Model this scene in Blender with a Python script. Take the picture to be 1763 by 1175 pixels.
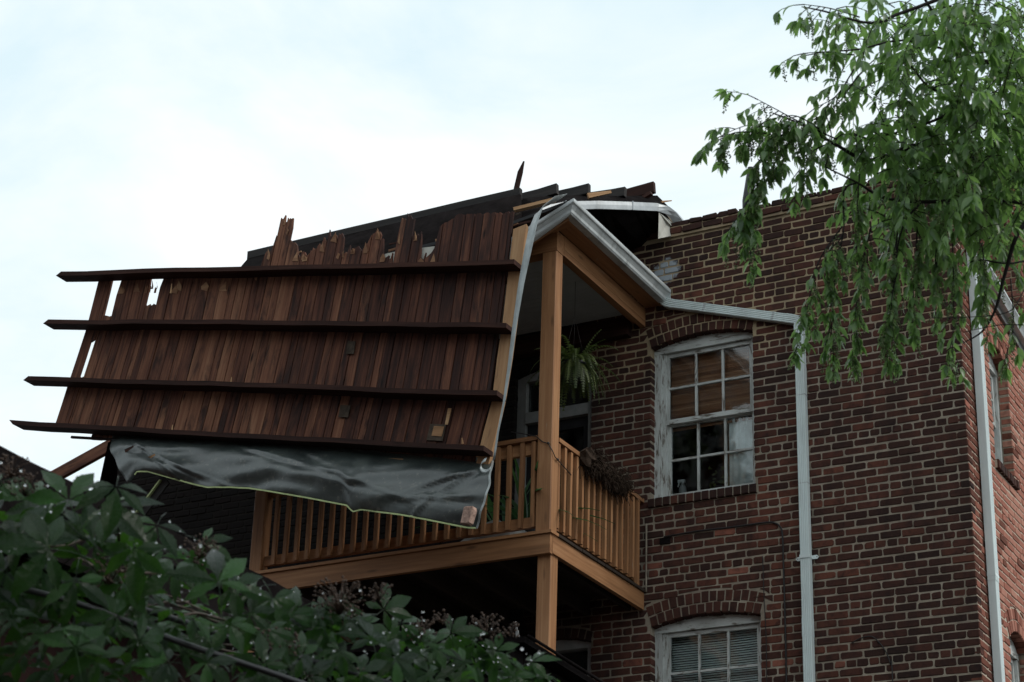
import bpy, bmesh, math, random
from mathutils import Vector, Matrix, noise as mnoise

R = random.Random(7)
for o in list(bpy.data.objects):
    bpy.data.objects.remove(o)
SC = bpy.context.scene
COL = SC.collection

# ------------------------------------------------------------------ camera
F_PX, W_PX, H_PX = 3583.77, 1763.0, 1175.0
YAW, PITCH, ROLL = math.radians(-29.180), math.radians(23.853), math.radians(1.905)
CAM = Vector((4.5455, -16.0, 1.6))
_fwd = Vector((math.sin(YAW) * math.cos(PITCH), math.cos(YAW) * math.cos(PITCH), math.sin(PITCH)))
_r0 = Vector((math.cos(YAW), -math.sin(YAW), 0))
_u0 = _r0.cross(_fwd)
_right = _r0 * math.cos(ROLL) + _u0 * math.sin(ROLL)
_up = _u0 * math.cos(ROLL) - _r0 * math.sin(ROLL)
cd = bpy.data.cameras.new('camera')
cam = bpy.data.objects.new('camera', cd)
COL.objects.link(cam)
cam.matrix_world = Matrix(((_right.x, _up.x, -_fwd.x, CAM.x), (_right.y, _up.y, -_fwd.y, CAM.y),
                           (_right.z, _up.z, -_fwd.z, CAM.z), (0, 0, 0, 1)))
cd.sensor_width = 36.0
cd.lens = F_PX / W_PX * 36.0
cd.clip_start = 0.1
cd.clip_end = 3000
cd.dof.use_dof = True
cd.dof.focus_distance = 17.5
cd.dof.aperture_fstop = 7.0
SC.camera = cam

# ------------------------------------------------------------------ sky, sun, exposure
SUN_EL, SUN_AZ = math.radians(42), math.radians(78)      # azimuth measured from +Y towards +X
wd = bpy.data.worlds.new('World')
SC.world = wd
wd.use_nodes = True
nt = wd.node_tree
nt.nodes.clear()
def wn(t, **k):
    n = nt.nodes.new(t)
    for a, b in k.items():
        setattr(n, a, b)
    return n
sky = wn('ShaderNodeTexSky', sky_type='NISHITA', sun_disc=False, sun_elevation=SUN_EL, sun_rotation=SUN_AZ)
tc = wn('ShaderNodeTexCoord')
mp = wn('ShaderNodeMapping')
mp.inputs['Scale'].default_value = (1.0, 1.0, 2.2)
n1 = wn('ShaderNodeTexNoise')
n1.inputs['Scale'].default_value = 3.6
n1.inputs['Detail'].default_value = 7
n1.inputs['Roughness'].default_value = 0.55
n1.inputs['Distortion'].default_value = 0.5
rp = wn('ShaderNodeValToRGB')
rp.color_ramp.elements[0].position = 0.38
rp.color_ramp.elements[0].color = (0, 0, 0, 1)
rp.color_ramp.elements[1].position = 0.60
rp.color_ramp.elements[1].color = (1, 1, 1, 1)
cl = wn('ShaderNodeMix', data_type='RGBA')
cl.inputs['A'].default_value = (7.0, 8.45, 8.95, 1)         # thin cloud, blue sky showing faintly
cl.inputs['B'].default_value = (9.3, 9.8, 9.9, 1)       # thick bright cloud
mx = wn('ShaderNodeMix', data_type='RGBA')
mx.inputs['Factor'].default_value = 0.90                 # the overcast veil over the clear sky
bg = wn('ShaderNodeBackground')
bg.inputs['Strength'].default_value = 0.119
wo = wn('ShaderNodeOutputWorld')
L = nt.links.new
L(tc.outputs['Generated'], mp.inputs['Vector'])
L(mp.outputs['Vector'], n1.inputs['Vector'])
L(n1.outputs['Fac'], rp.inputs['Fac'])
L(rp.outputs['Color'], cl.inputs['Factor'])
L(sky.outputs['Color'], mx.inputs['A'])
L(cl.outputs['Result'], mx.inputs['B'])
L(mx.outputs['Result'], bg.inputs['Color'])
L(bg.outputs['Background'], wo.inputs['Surface'])

sl = bpy.data.lights.new('sun', 'SUN')
sun = bpy.data.objects.new('sun', sl)
COL.objects.link(sun)
sl.energy = 1.5
sl.angle = math.radians(22)
sl.color = (1.0, 0.96, 0.9)
_sd = Vector((math.sin(SUN_AZ) * math.cos(SUN_EL), math.cos(SUN_AZ) * math.cos(SUN_EL), math.sin(SUN_EL)))
sun.rotation_euler = _sd.to_track_quat('Z', 'Y').to_euler()
SC.view_settings.view_transform = 'Standard'
SC.view_settings.look = 'None'
SC.view_settings.exposure = 0.0
SC.view_settings.gamma = 1.0
SC.view_settings.use_curve_mapping = False
SC.render.engine = 'CYCLES'
SC.cycles.max_bounces = 6
SC.cycles.transparent_max_bounces = 12

# ------------------------------------------------------------------ survey helpers: a sight line met with a wall plane
def ray(x, y):
    return (_right * ((x - W_PX / 2) / F_PX) - _up * ((y - H_PX / 2) / F_PX) + _fwd)
def onY(x, y, Y):
    d = ray(x, y)
    return CAM + d * ((Y - CAM.y) / d.y)
def onX(x, y, X):
    d = ray(x, y)
    return CAM + d * ((X - CAM.x) / d.x)
def far(x, y, dist):
    return CAM + ray(x, y).normalized() * dist
def proj(p):
    q = Vector(p) - CAM
    w = q.dot(_fwd)
    return (W_PX / 2 + F_PX * q.dot(_right) / w, H_PX / 2 - F_PX * q.dot(_up) / w, w)
V3 = Vector
def lerp(a, b, t):
    return a + (b - a) * t
def rr(a, b):
    return R.uniform(a, b)

# ------------------------------------------------------------------ materials
def material(name):
    m = bpy.data.materials.new(name)
    m.use_nodes = True
    t = m.node_tree
    b = t.nodes['Principled BSDF']
    return m, t, b
class NT:
    def __init__(s, t):
        s.t = t
    def n(s, typ, ins=None, **k):
        nd = s.t.nodes.new(typ)
        for a, b in k.items():
            setattr(nd, a, b)
        for a, b in (ins or {}).items():
            if hasattr(b, 'is_linked') or hasattr(b, 'links'):
                s.t.links.new(b, nd.inputs[a])
            else:
                nd.inputs[a].default_value = b
        return nd
    def link(s, a, b):
        s.t.links.new(a, b)
    def pos(s):
        return s.n('ShaderNodeNewGeometry').outputs['Position']
    def attr(s, nm):
        return s.n('ShaderNodeAttribute', attribute_name=nm)
    def noise(s, vec, scale, detail=4, rough=0.55, dist=0.0):
        return s.n('ShaderNodeTexNoise', {'Vector': vec, 'Scale': scale, 'Detail': detail, 'Roughness': rough, 'Distortion': dist}).outputs['Fac']
    def ramp(s, fac, stops):
        r = s.n('ShaderNodeValToRGB', {'Fac': fac})
        e = r.color_ramp.elements
        while len(e) > 1:
            e.remove(e[-1])
        e[0].position, c = stops[0][0], stops[0][1]
        e[0].color = (*c, 1) if len(c) == 3 else c
        for p, c in stops[1:]:
            q = e.new(p)
            q.color = (*c, 1) if len(c) == 3 else c
        return r.outputs['Color']
    def mix(s, f, a, b, blend='MIX'):
        m = s.n('ShaderNodeMix', data_type='RGBA', blend_type=blend)
        for sock, v in ((m.inputs['Factor'], f), (m.inputs['A'], a), (m.inputs['B'], b)):
            if hasattr(v, 'links'):
                s.link(v, sock)
            elif isinstance(v, tuple):
                sock.default_value = (*v, 1) if len(v) == 3 else v
            else:
                sock.default_value = v
        return m.outputs['Result']
    def math(s, op, a, b=0.0, c=None):
        m = s.n('ShaderNodeMath', operation=op)
        for i, v in enumerate((a, b) if c is None else (a, b, c)):
            if hasattr(v, 'links'):
                s.link(v, m.inputs[i])
            else:
                m.inputs[i].default_value = v
        return m.outputs[0]
    def vmul(s, a, v):
        m = s.n('ShaderNodeVectorMath', operation='MULTIPLY')
        s.link(a, m.inputs[0])
        m.inputs[1].default_value = v
        return m.outputs[0]
    def bump(s, h, strength, dist):
        return s.n('ShaderNodeBump', {'Height': h, 'Strength': strength, 'Distance': dist}).outputs['Normal']

def shade_mask(g, p):
    """shade behind the balcony painted into the wall colour, ending in a ragged edge"""
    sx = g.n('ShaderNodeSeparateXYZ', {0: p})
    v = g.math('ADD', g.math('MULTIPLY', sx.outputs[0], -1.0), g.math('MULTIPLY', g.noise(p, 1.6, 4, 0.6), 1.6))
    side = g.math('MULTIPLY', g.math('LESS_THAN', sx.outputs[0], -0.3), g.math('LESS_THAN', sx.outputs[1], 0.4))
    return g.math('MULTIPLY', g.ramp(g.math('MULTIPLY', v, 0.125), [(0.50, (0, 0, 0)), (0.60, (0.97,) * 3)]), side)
def mat_brick():
    m, t, b = material('brick')
    g = NT(t)
    p = g.pos()
    tint = g.attr('tint').outputs['Fac']
    fine = g.noise(p, 38, 5, 0.65)
    blot = g.noise(p, 11, 4, 0.6, 0.6)
    c = g.ramp(tint, [(0.0, (0.023, 0.015, 0.0135)), (0.28, (0.043, 0.0215, 0.0175)), (0.55, (0.086, 0.0345, 0.0250)),
                      (0.78, (0.148, 0.053, 0.035)), (0.90, (0.34, 0.130, 0.092)), (1.0, (0.46, 0.225, 0.165))])
    gx0 = g.n('ShaderNodeSeparateXYZ', {0: p})
    rear0 = g.math('MULTIPLY_ADD', g.math('LESS_THAN', gx0.outputs[0], -0.012), 0.8, 0.2)
    c = g.mix(g.math('MULTIPLY', g.ramp(blot, [(0.46, (0, 0, 0)), (0.72, (0.75, 0.75, 0.75))]), rear0), c, (0.020, 0.013, 0.014))
    c = g.mix(g.ramp(fine, [(0.35, (0, 0, 0)), (0.78, (0.40, 0.40, 0.40))]), c, g.mix(0.5, c, (0.16, 0.07, 0.05)))
    grime = g.noise(g.vmul(p, (2.6, 2.6, 0.45)), 1.0, 5, 0.65, 0.3)
    gx = g.n('ShaderNodeSeparateXYZ', {0: p})
    onrear = g.math('LESS_THAN', gx.outputs[0], -0.012)
    gm = g.math('MULTIPLY', g.ramp(grime, [(0.46, (0, 0, 0)), (0.70, (0.62,) * 3)]), onrear)
    c = g.mix(gm, c, (0.020, 0.015, 0.014))
    # smeared lime and old whitewash: a splash beside the porch roof and a few runs
    d = g.n('ShaderNodeVectorMath', {0: p}, operation='SUBTRACT')
    d.inputs[1].default_value = (-2.76, 0.0, 10.12)
    q = g.vmul(d.outputs[0], (1 / 0.17, 0.1, 1 / 0.15))
    ln = g.n('ShaderNodeVectorMath', {0: q}, operation='LENGTH').outputs['Value']
    w = g.math('ADD', ln, g.math('MULTIPLY', g.noise(p, 9, 4, 0.7), 1.4))
    msk = g.ramp(g.math('MULTIPLY', w, 0.5), [(0.66, (1, 1, 1)), (0.80, (0, 0, 0))])
    c = g.mix(msk, c, (0.34, 0.37, 0.40))
    c = g.mix(shade_mask(g, p), c, (0.0065, 0.0055, 0.0055))  # balcony shade painted into the brick colour
    g.link(c, b.inputs['Base Color'])
    b.inputs['Roughness'].default_value = 0.9
    b.inputs['Specular IOR Level'].default_value = 0.12
    g.link(g.bump(g.mix(0.4, fine, blot), 0.55, 0.006), b.inputs['Normal'])
    return m
def mat_mortar():
    m, t, b = material('mortar')
    g = NT(t)
    p = g.pos()
    c = g.ramp(g.noise(p, 5, 5, 0.6), [(0.3, (0.20, 0.165, 0.13)), (0.55, (0.32, 0.27, 0.21)), (0.8, (0.44, 0.385, 0.31))])
    c = g.mix(g.ramp(g.noise(p, 60, 3), [(0.45, (0, 0, 0)), (0.85, (0.4, 0.4, 0.4))]), c, (0.15, 0.12, 0.095))
    grime = g.noise(g.vmul(p, (2.6, 2.6, 0.45)), 1.0, 5, 0.65, 0.3)
    gx = g.n('ShaderNodeSeparateXYZ', {0: p})
    onrear = g.math('LESS_THAN', gx.outputs[0], -0.012)
    gm = g.math('MULTIPLY', g.ramp(grime, [(0.48, (0, 0, 0)), (0.72, (0.45,) * 3)]), onrear)
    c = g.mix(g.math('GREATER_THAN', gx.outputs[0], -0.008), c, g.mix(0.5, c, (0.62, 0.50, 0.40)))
    up = g.math('MULTIPLY', g.ramp(g.math('ADD', g.math('MULTIPLY', gx.outputs[2], 0.1), g.math('MULTIPLY', g.noise(p, 0.9, 3), 0.16)), [(0.98, (0, 0, 0)), (1.04, (0.8,) * 3)]), onrear)
    c = g.mix(up, c, (0.36, 0.275, 0.17))
    c = g.mix(gm, c, (0.075, 0.062, 0.052))
    c = g.mix(shade_mask(g, p), c, (0.009, 0.008, 0.0075))  # same painted shade on the mortar joints
    g.link(c, b.inputs['Base Color'])
    b.inputs['Roughness'].default_value = 0.95
    b.inputs['Specular IOR Level'].default_value = 0.1
    g.link(g.bump(g.noise(p, 90, 3), 0.5, 0.004), b.inputs['Normal'])
    return m
def mat_wood(name, stops, rough=0.7, spec=0.3, tintamt=0.55, wear=None, knots=0.0, bumpd=0.003, patchy=None):
    """stops colour by per-piece tint; grain runs along the piece"""
    m, t, b = material(name)
    g = NT(t)
    gr = g.attr('grain').outputs['Vector']
    tint = g.attr('tint').outputs['Fac']
    fine = g.noise(g.vmul(gr, (1.6, 42, 42)), 1.0, 5, 0.6, 0.25)
    broad = g.noise(g.vmul(gr, (0.8, 7, 7)), 1.0, 4, 0.6)
    gsum = g.math('MULTIPLY_ADD', g.math('ADD', fine, broad), 1.0, -0.5)      # centred on 0.5, wider contrast
    f = g.math('ADD', g.math('MULTIPLY', tint, tintamt), g.math('MULTIPLY', gsum, 1 - tintamt))
    c = g.ramp(f, stops)
    if knots:
        v = g.n('ShaderNodeTexVoronoi', {'Vector': g.vmul(gr, (2.2, 9, 9)), 'Scale': 1.0})
        c = g.mix(g.ramp(v.outputs['Distance'], [(0.05, (knots,) * 3), (0.16, (0, 0, 0))]), c, tuple(x * 0.25 for x in stops[0][1]))
    if patchy:
        c = g.mix(g.ramp(g.noise(g.vmul(gr, (0.55, 2.2, 2.2)), patchy[0], 5, 0.65, 0.5), [(patchy[1], (0, 0, 0)), (patchy[2], (0.85,) * 3)]), c, patchy[3])
    if wear:
        c = g.mix(g.ramp(g.noise(g.vmul(gr, (3, 22, 22)), 1.0, 5, 0.7), [(wear[0], (0, 0, 0)), (wear[0] + 0.05, (0.8,) * 3)]), c, wear[1])
    g.link(c, b.inputs['Base Color'])
    b.inputs['Roughness'].default_value = rough
    b.inputs['Specular IOR Level'].default_value = spec
    g.link(g.bump(fine, 0.5, bumpd), b.inputs['Normal'])
    return m
def mat_plain(name, col, rough=0.6, spec=0.4, var=0.25, scale=6.0, metallic=0.0, dirt=None, bump=0.0):
    m, t, b = material(name)
    g = NT(t)
    p = g.pos()
    lo = tuple(x * (1 - var) for x in col)
    hi = tuple(min(1, x * (1 + var)) for x in col)
    c = g.ramp(g.noise(p, scale, 5, 0.6), [(0.3, lo), (0.7, hi)])
    if dirt:
        c = g.mix(g.ramp(g.noise(g.vmul(p, (9, 9, 1.6)), 1.0, 5, 0.65), [(0.5, (0, 0, 0)), (0.75, (dirt[1],) * 3)]), c, dirt[0])
    g.link(c, b.inputs['Base Color'])
    b.inputs['Roughness'].default_value = rough
    b.inputs['Specular IOR Level'].default_value = spec
    b.inputs['Metallic'].default_value = metallic
    if bump:
        g.link(g.bump(g.noise(p, 40, 4), 0.5, bump), b.inputs['Normal'])
    return m
def mat_peel():
    m, t, b = material('peeling_white_paint')
    g = NT(t)
    gr = g.attr('grain').outputs['Vector']
    n = g.noise(g.vmul(gr, (5, 26, 26)), 1.0, 6, 0.7, 0.4)
    c = g.ramp(n, [(0.36, (0.12, 0.10, 0.08)), (0.42, (0.27, 0.255, 0.23)), (0.46, (0.50, 0.52, 0.50)), (0.75, (0.60, 0.63, 0.61))])
    c = g.mix(g.ramp(g.noise(gr, 3, 4), [(0.45, (0, 0, 0)), (0.7, (0.55,) * 3)]), c, (0.20, 0.19, 0.17))
    g.link(c, b.inputs['Base Color'])
    b.inputs['Roughness'].default_value = 0.7
    g.link(g.bump(n, 0.8, 0.004), b.inputs['Normal'])
    return m
def mat_glass():
    m, t, b = material('window_glass')
    g = NT(t)
    t.nodes.remove(b)
    tr = g.n('ShaderNodeBsdfTransparent', {'Color': (0.92, 0.95, 0.95, 1)})
    p = g.pos()
    gl = g.n('ShaderNodeBsdfGlossy', {'Color': (1, 1, 1, 1), 'Roughness': 0.03})
    g.link(g.bump(g.noise(p, 3.0, 2), 0.25, 0.02), gl.inputs['Normal'])
    fr = g.n('ShaderNodeFresnel', {'IOR': 1.5})
    df = g.n('ShaderNodeBsdfDiffuse', {'Color': (0.35, 0.36, 0.35, 1)})
    dirt = g.n('ShaderNodeMixShader')
    g.link(g.ramp(g.noise(p, 6, 5, 0.6), [(0.45, (0.0,) * 3), (0.8, (0.10,) * 3)]), dirt.inputs[0])
    g.link(tr.outputs[0], dirt.inputs[1])
    g.link(df.outputs[0], dirt.inputs[2])
    mx = g.n('ShaderNodeMixShader')
    g.link(fr.outputs[0], mx.inputs[0])
    g.link(dirt.outputs[0], mx.inputs[1])
    g.link(gl.outputs[0], mx.inputs[2])
    g.link(mx.outputs[0], t.nodes['Material Output'].inputs['Surface'])
    return m
def mat_leaf(name, lo, hi, trans, rough, spec=0.5, tamt=0.35, vein=0.0):
    m, t, b = material(name)
    g = NT(t)
    tint = g.attr('tint').outputs['Fac']
    oi = g.n('ShaderNodeObjectInfo').outputs['Random']
    f = g.math('FRACT', g.math('ADD', tint, oi))
    mid = tuple((a + c) / 2 for a, c in zip(lo, hi))
    c = g.ramp(f, [(0.0, lo), (0.5, mid), (0.9, hi), (1.0, tuple(min(1, x * 1.5) for x in hi))])
    gv = g.attr('grain').outputs['Vector']
    ve = g.n('ShaderNodeTexWave', {'Vector': gv, 'Scale': 14.0, 'Distortion': 2.0}, bands_direction='Y')
    c = g.mix(g.math('MULTIPLY', ve.outputs['Fac'], 0.25), c, tuple(x * 0.6 for x in lo))
    g.link(c, b.inputs['Base Color'])
    b.inputs['Roughness'].default_value = rough
    b.inputs['Specular IOR Level'].default_value = spec
    if vein:
        spk = g.noise(gv, 26, 3, 0.7)
        g.link(g.bump(g.math('ADD', ve.outputs['Fac'], g.math('MULTIPLY', spk, 0.8)), 0.8, vein), b.inputs['Normal'])
        g.link(g.ramp(spk, [(0.40, (rough * 0.55,) * 3), (0.62, (rough * 1.7,) * 3)]), b.inputs['Roughness'])
    tl = g.n('ShaderNodeBsdfTranslucent', {'Color': (*trans, 1)})
    ms = g.n('ShaderNodeMixShader', {0: tamt})
    g.link(b.outputs[0], ms.inputs[1])
    g.link(tl.outputs[0], ms.inputs[2])
    g.link(ms.outputs[0], t.nodes['Material Output'].inputs['Surface'])
    return m
def mat_membrane():
    m, t, b = material('rubber_membrane')
    g = NT(t)
    p = g.pos()
    n = g.noise(p, 2.2, 5, 0.6, 0.5)
    c = g.ramp(n, [(0.35, (0.018, 0.024, 0.024)), (0.55, (0.036, 0.046, 0.043)), (0.72, (0.080, 0.094, 0.084))])
    sp = g.noise(p, 20, 5, 0.75)
    c = g.mix(g.ramp(sp, [(0.56, (0, 0, 0)), (0.70, (0.65,) * 3)]), c, (0.15, 0.145, 0.12))
    g.link(c, b.inputs['Base Color'])
    g.link(g.ramp(n, [(0.3, (0.27,) * 3), (0.7, (0.44,) * 3)]), b.inputs['Roughness'])
    b.inputs['Specular IOR Level'].default_value = 0.8
    rg = g.n('ShaderNodeTexNoise', {'Vector': g.vmul(p, (1.0, 1.0, 1.8)), 'Scale': 2.6, 'Detail': 5.0, 'Roughness': 0.55, 'Distortion': 0.4}, noise_type='RIDGED_MULTIFRACTAL').outputs['Fac']
    g.link(g.bump(g.math('ADD', g.math('MULTIPLY', rg, 1.2), g.math('MULTIPLY', g.noise(p, 8, 4, 0.5), 0.7)), 0.42, 0.016), b.inputs['Normal'])
    return m
def mat_drop():
    m, t, b = material('water_drop')
    b.inputs['Base Color'].default_value = (1, 1, 1, 1)
    b.inputs['Roughness'].default_value = 0.02
    b.inputs['IOR'].default_value = 1.33
    b.inputs['Transmission Weight'].default_value = 1.0
    return m

M = {}
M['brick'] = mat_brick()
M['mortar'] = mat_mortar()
M['stain'] = mat_wood('orange_brown_stained_wood', [(0.22, (0.150, 0.068, 0.030)), (0.42, (0.262, 0.122, 0.053)), (0.58, (0.345, 0.167, 0.075)), (0.78, (0.44, 0.235, 0.115))],
                      0.55, 0.35, 0.28, wear=(0.66, (0.36, 0.27, 0.19)), bumpd=0.002, knots=0.55, patchy=(1.6, 0.58, 0.80, (0.17, 0.085, 0.045)))
M['deck'] = mat_wood('old_roof_board_wood', [(0.20, (0.018, 0.0085, 0.0078)), (0.35, (0.046, 0.0180, 0.0130)), (0.50, (0.108, 0.0415, 0.0255)), (0.64, (0.185, 0.0790, 0.0455)), (0.88, (0.30, 0.150, 0.085))],
                     0.75, 0.2, 0.40, knots=0.95, patchy=(3.4, 0.48, 0.66, (0.019, 0.011, 0.0105)))
M['joist'] = mat_wood('dark_joist_wood', [(0.25, (0.014, 0.008, 0.007)), (0.5, (0.032, 0.014, 0.011)), (0.75, (0.070, 0.030, 0.021))], 0.8, 0.15, 0.4, knots=0.5)
M['under'] = mat_wood('unpainted_underdeck_wood', [(0.2, (0.022, 0.016, 0.013)), (0.5, (0.035, 0.025, 0.019)), (0.8, (0.055, 0.038, 0.028))], 0.8, 0.2, 0.4)
M['rafter'] = mat_wood('weathered_rafter_wood', [(0.2, (0.016, 0.015, 0.015)), (0.5, (0.032, 0.029, 0.028)), (0.8, (0.070, 0.058, 0.050))], 0.8, 0.25, 0.4)
M['raw'] = mat_wood('raw_torn_wood', [(0.2, (0.22, 0.115, 0.055)), (0.5, (0.36, 0.20, 0.10)), (0.8, (0.52, 0.33, 0.18))], 0.75, 0.25, 0.4, knots=0.9, patchy=(3.0, 0.58, 0.75, (0.12, 0.06, 0.035)))
M['torn'] = mat_wood('torn_wood_face', [(0.2, (0.115, 0.055, 0.032)), (0.5, (0.24, 0.125, 0.070)), (0.8, (0.42, 0.255, 0.145))], 0.8, 0.2, 0.5)
M['redpanel'] = mat_wood('red_brown_siding_paint', [(0.2, (0.009, 0.0045, 0.004)), (0.6, (0.022, 0.0085, 0.007)), (0.9, (0.040, 0.014, 0.011))], 0.85, 0.1, 0.5)
M['peel'] = mat_peel()
M['glass'] = mat_glass()
M['gutter'] = mat_plain('gutter_metal_paint', (0.50, 0.53, 0.53), 0.42, 0.5, 0.10, 4, dirt=((0.16, 0.165, 0.155), 0.75))
M['downspout'] = mat_plain('downspout_paint', (0.65, 0.72, 0.71), 0.42, 0.5, 0.06, 3, dirt=((0.36, 0.39, 0.38), 0.45))
M['flash'] = mat_plain('galvanised_flashing', (0.34, 0.36, 0.37), 0.38, 0.6, 0.25, 7, metallic=0.35, dirt=((0.16, 0.165, 0.16), 0.6))
M['ribbon'] = mat_plain('torn_flashing_metal', (0.33, 0.36, 0.36), 0.40, 0.5, 0.22, 9, metallic=0.2, dirt=((0.14, 0.15, 0.15), 0.6))
M['ceiling'] = mat_plain('porch_ceiling_paint', (0.42, 0.45, 0.45), 0.6, 0.3, 0.1, 3)
M['paleboard'] = mat_plain('pale_insulation_board', (0.50, 0.49, 0.44), 0.9, 0.2, 0.2, 8, bump=0.004)
M['white'] = mat_plain('old_white_trim_paint', (0.21, 0.215, 0.21), 0.6, 0.35, 0.2, 8, dirt=((0.2, 0.19, 0.17), 0.6))
M['membrane'] = mat_membrane()
M['oldpatch'] = mat_plain('old_paint_patch', (0.062, 0.046, 0.034), 0.8, 0.2, 0.5, 18)
M['edge'] = mat_plain('membrane_edge_strip', (0.40, 0.47, 0.22), 0.6, 0.3, 0.25, 10)
M['tar'] = mat_plain('tar_paper', (0.011, 0.009, 0.009), 0.95, 0.02, 0.4, 8, bump=0.01)
M['black'] = mat_plain('black_cable_rubber', (0.009, 0.009, 0.010), 0.35, 0.5, 0.2, 10)
M['cable'] = mat_plain('thin_wall_cable', (0.016, 0.013, 0.013), 0.55, 0.4, 0.3, 10)
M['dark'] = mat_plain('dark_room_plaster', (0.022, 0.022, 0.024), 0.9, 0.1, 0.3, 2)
M['leaf'] = mat_leaf('tree_leaf', (0.044, 0.094, 0.038), (0.155, 0.260, 0.095), (0.31, 0.54, 0.14), 0.32, 0.6, 0.44)
M['vine'] = mat_leaf('creeper_leaf', (0.0040, 0.0180, 0.0072), (0.0330, 0.0980, 0.0240), (0.085, 0.24, 0.025), 0.23, 0.50, 0.20, 0.005)
M['fern'] = mat_leaf('fern_frond', (0.038, 0.060, 0.018), (0.115, 0.145, 0.045), (0.10, 0.16, 0.035), 0.5, 0.4, 0.3)
M['plant'] = mat_leaf('house_plant_leaf', (0.02, 0.05, 0.03), (0.05, 0.12, 0.06), (0.05, 0.14, 0.04), 0.35, 0.5, 0.3)
M['bark'] = mat_plain('tree_bark', (0.022, 0.019, 0.018), 0.85, 0.2, 0.4, 20, bump=0.005)
M['stem'] = mat_plain('creeper_stem', (0.040, 0.028, 0.018), 0.6, 0.3, 0.3, 20)
M['fruit'] = mat_plain('young_fruit', (0.12, 0.17, 0.06), 0.5, 0.4, 0.4, 25)
M['bud'] = mat_plain('brown_flower_buds', (0.046, 0.026, 0.016), 0.6, 0.3, 0.5, 40)
M['drop'] = mat_drop()
M['coir'] = mat_plain('dead_moss_fibre', (0.050, 0.034, 0.025), 0.95, 0.1, 0.6, 25, bump=0.02)
M['pot'] = mat_plain('black_pot_plastic', (0.018, 0.019, 0.022), 0.5, 0.4, 0.2, 5)
M['bamboo'] = mat_wood('bamboo_blind_slat', [(0.2, (0.18, 0.072, 0.038)), (0.5, (0.34, 0.155, 0.080)), (0.8, (0.52, 0.28, 0.16))], 0.6, 0.3, 0.5)
M['blind'] = mat_plain('white_blind_vinyl', (0.76, 0.82, 0.80), 0.6, 0.3, 0.1, 3)
M['pane_reflection'] = mat_plain('pale_reflection', (0.74, 0.80, 0.80), 0.9, 0.1, 0.25, 5)  # pale tone of a window reflection, given to a sheet
M['plastic'] = mat_plain('white_plastic', (0.62, 0.64, 0.64), 0.5, 0.4, 0.1, 5)
M['tarp'] = mat_plain('grey_tarp', (0.28, 0.29, 0.29), 0.5, 0.4, 0.3, 6)
M['chunk'] = mat_plain('painted_brick_chunk', (0.38, 0.25, 0.20), 0.9, 0.2, 0.5, 30, dirt=((0.10, 0.045, 0.03), 0.7), bump=0.006)
M['ground'] = mat_plain('alley_ground', (0.055, 0.052, 0.048), 0.95, 0.2, 0.4, 1.2, bump=0.02)
M['roofing'] = mat_plain('dark_roofing', (0.03, 0.03, 0.032), 0.8, 0.3, 0.3, 4)

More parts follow.
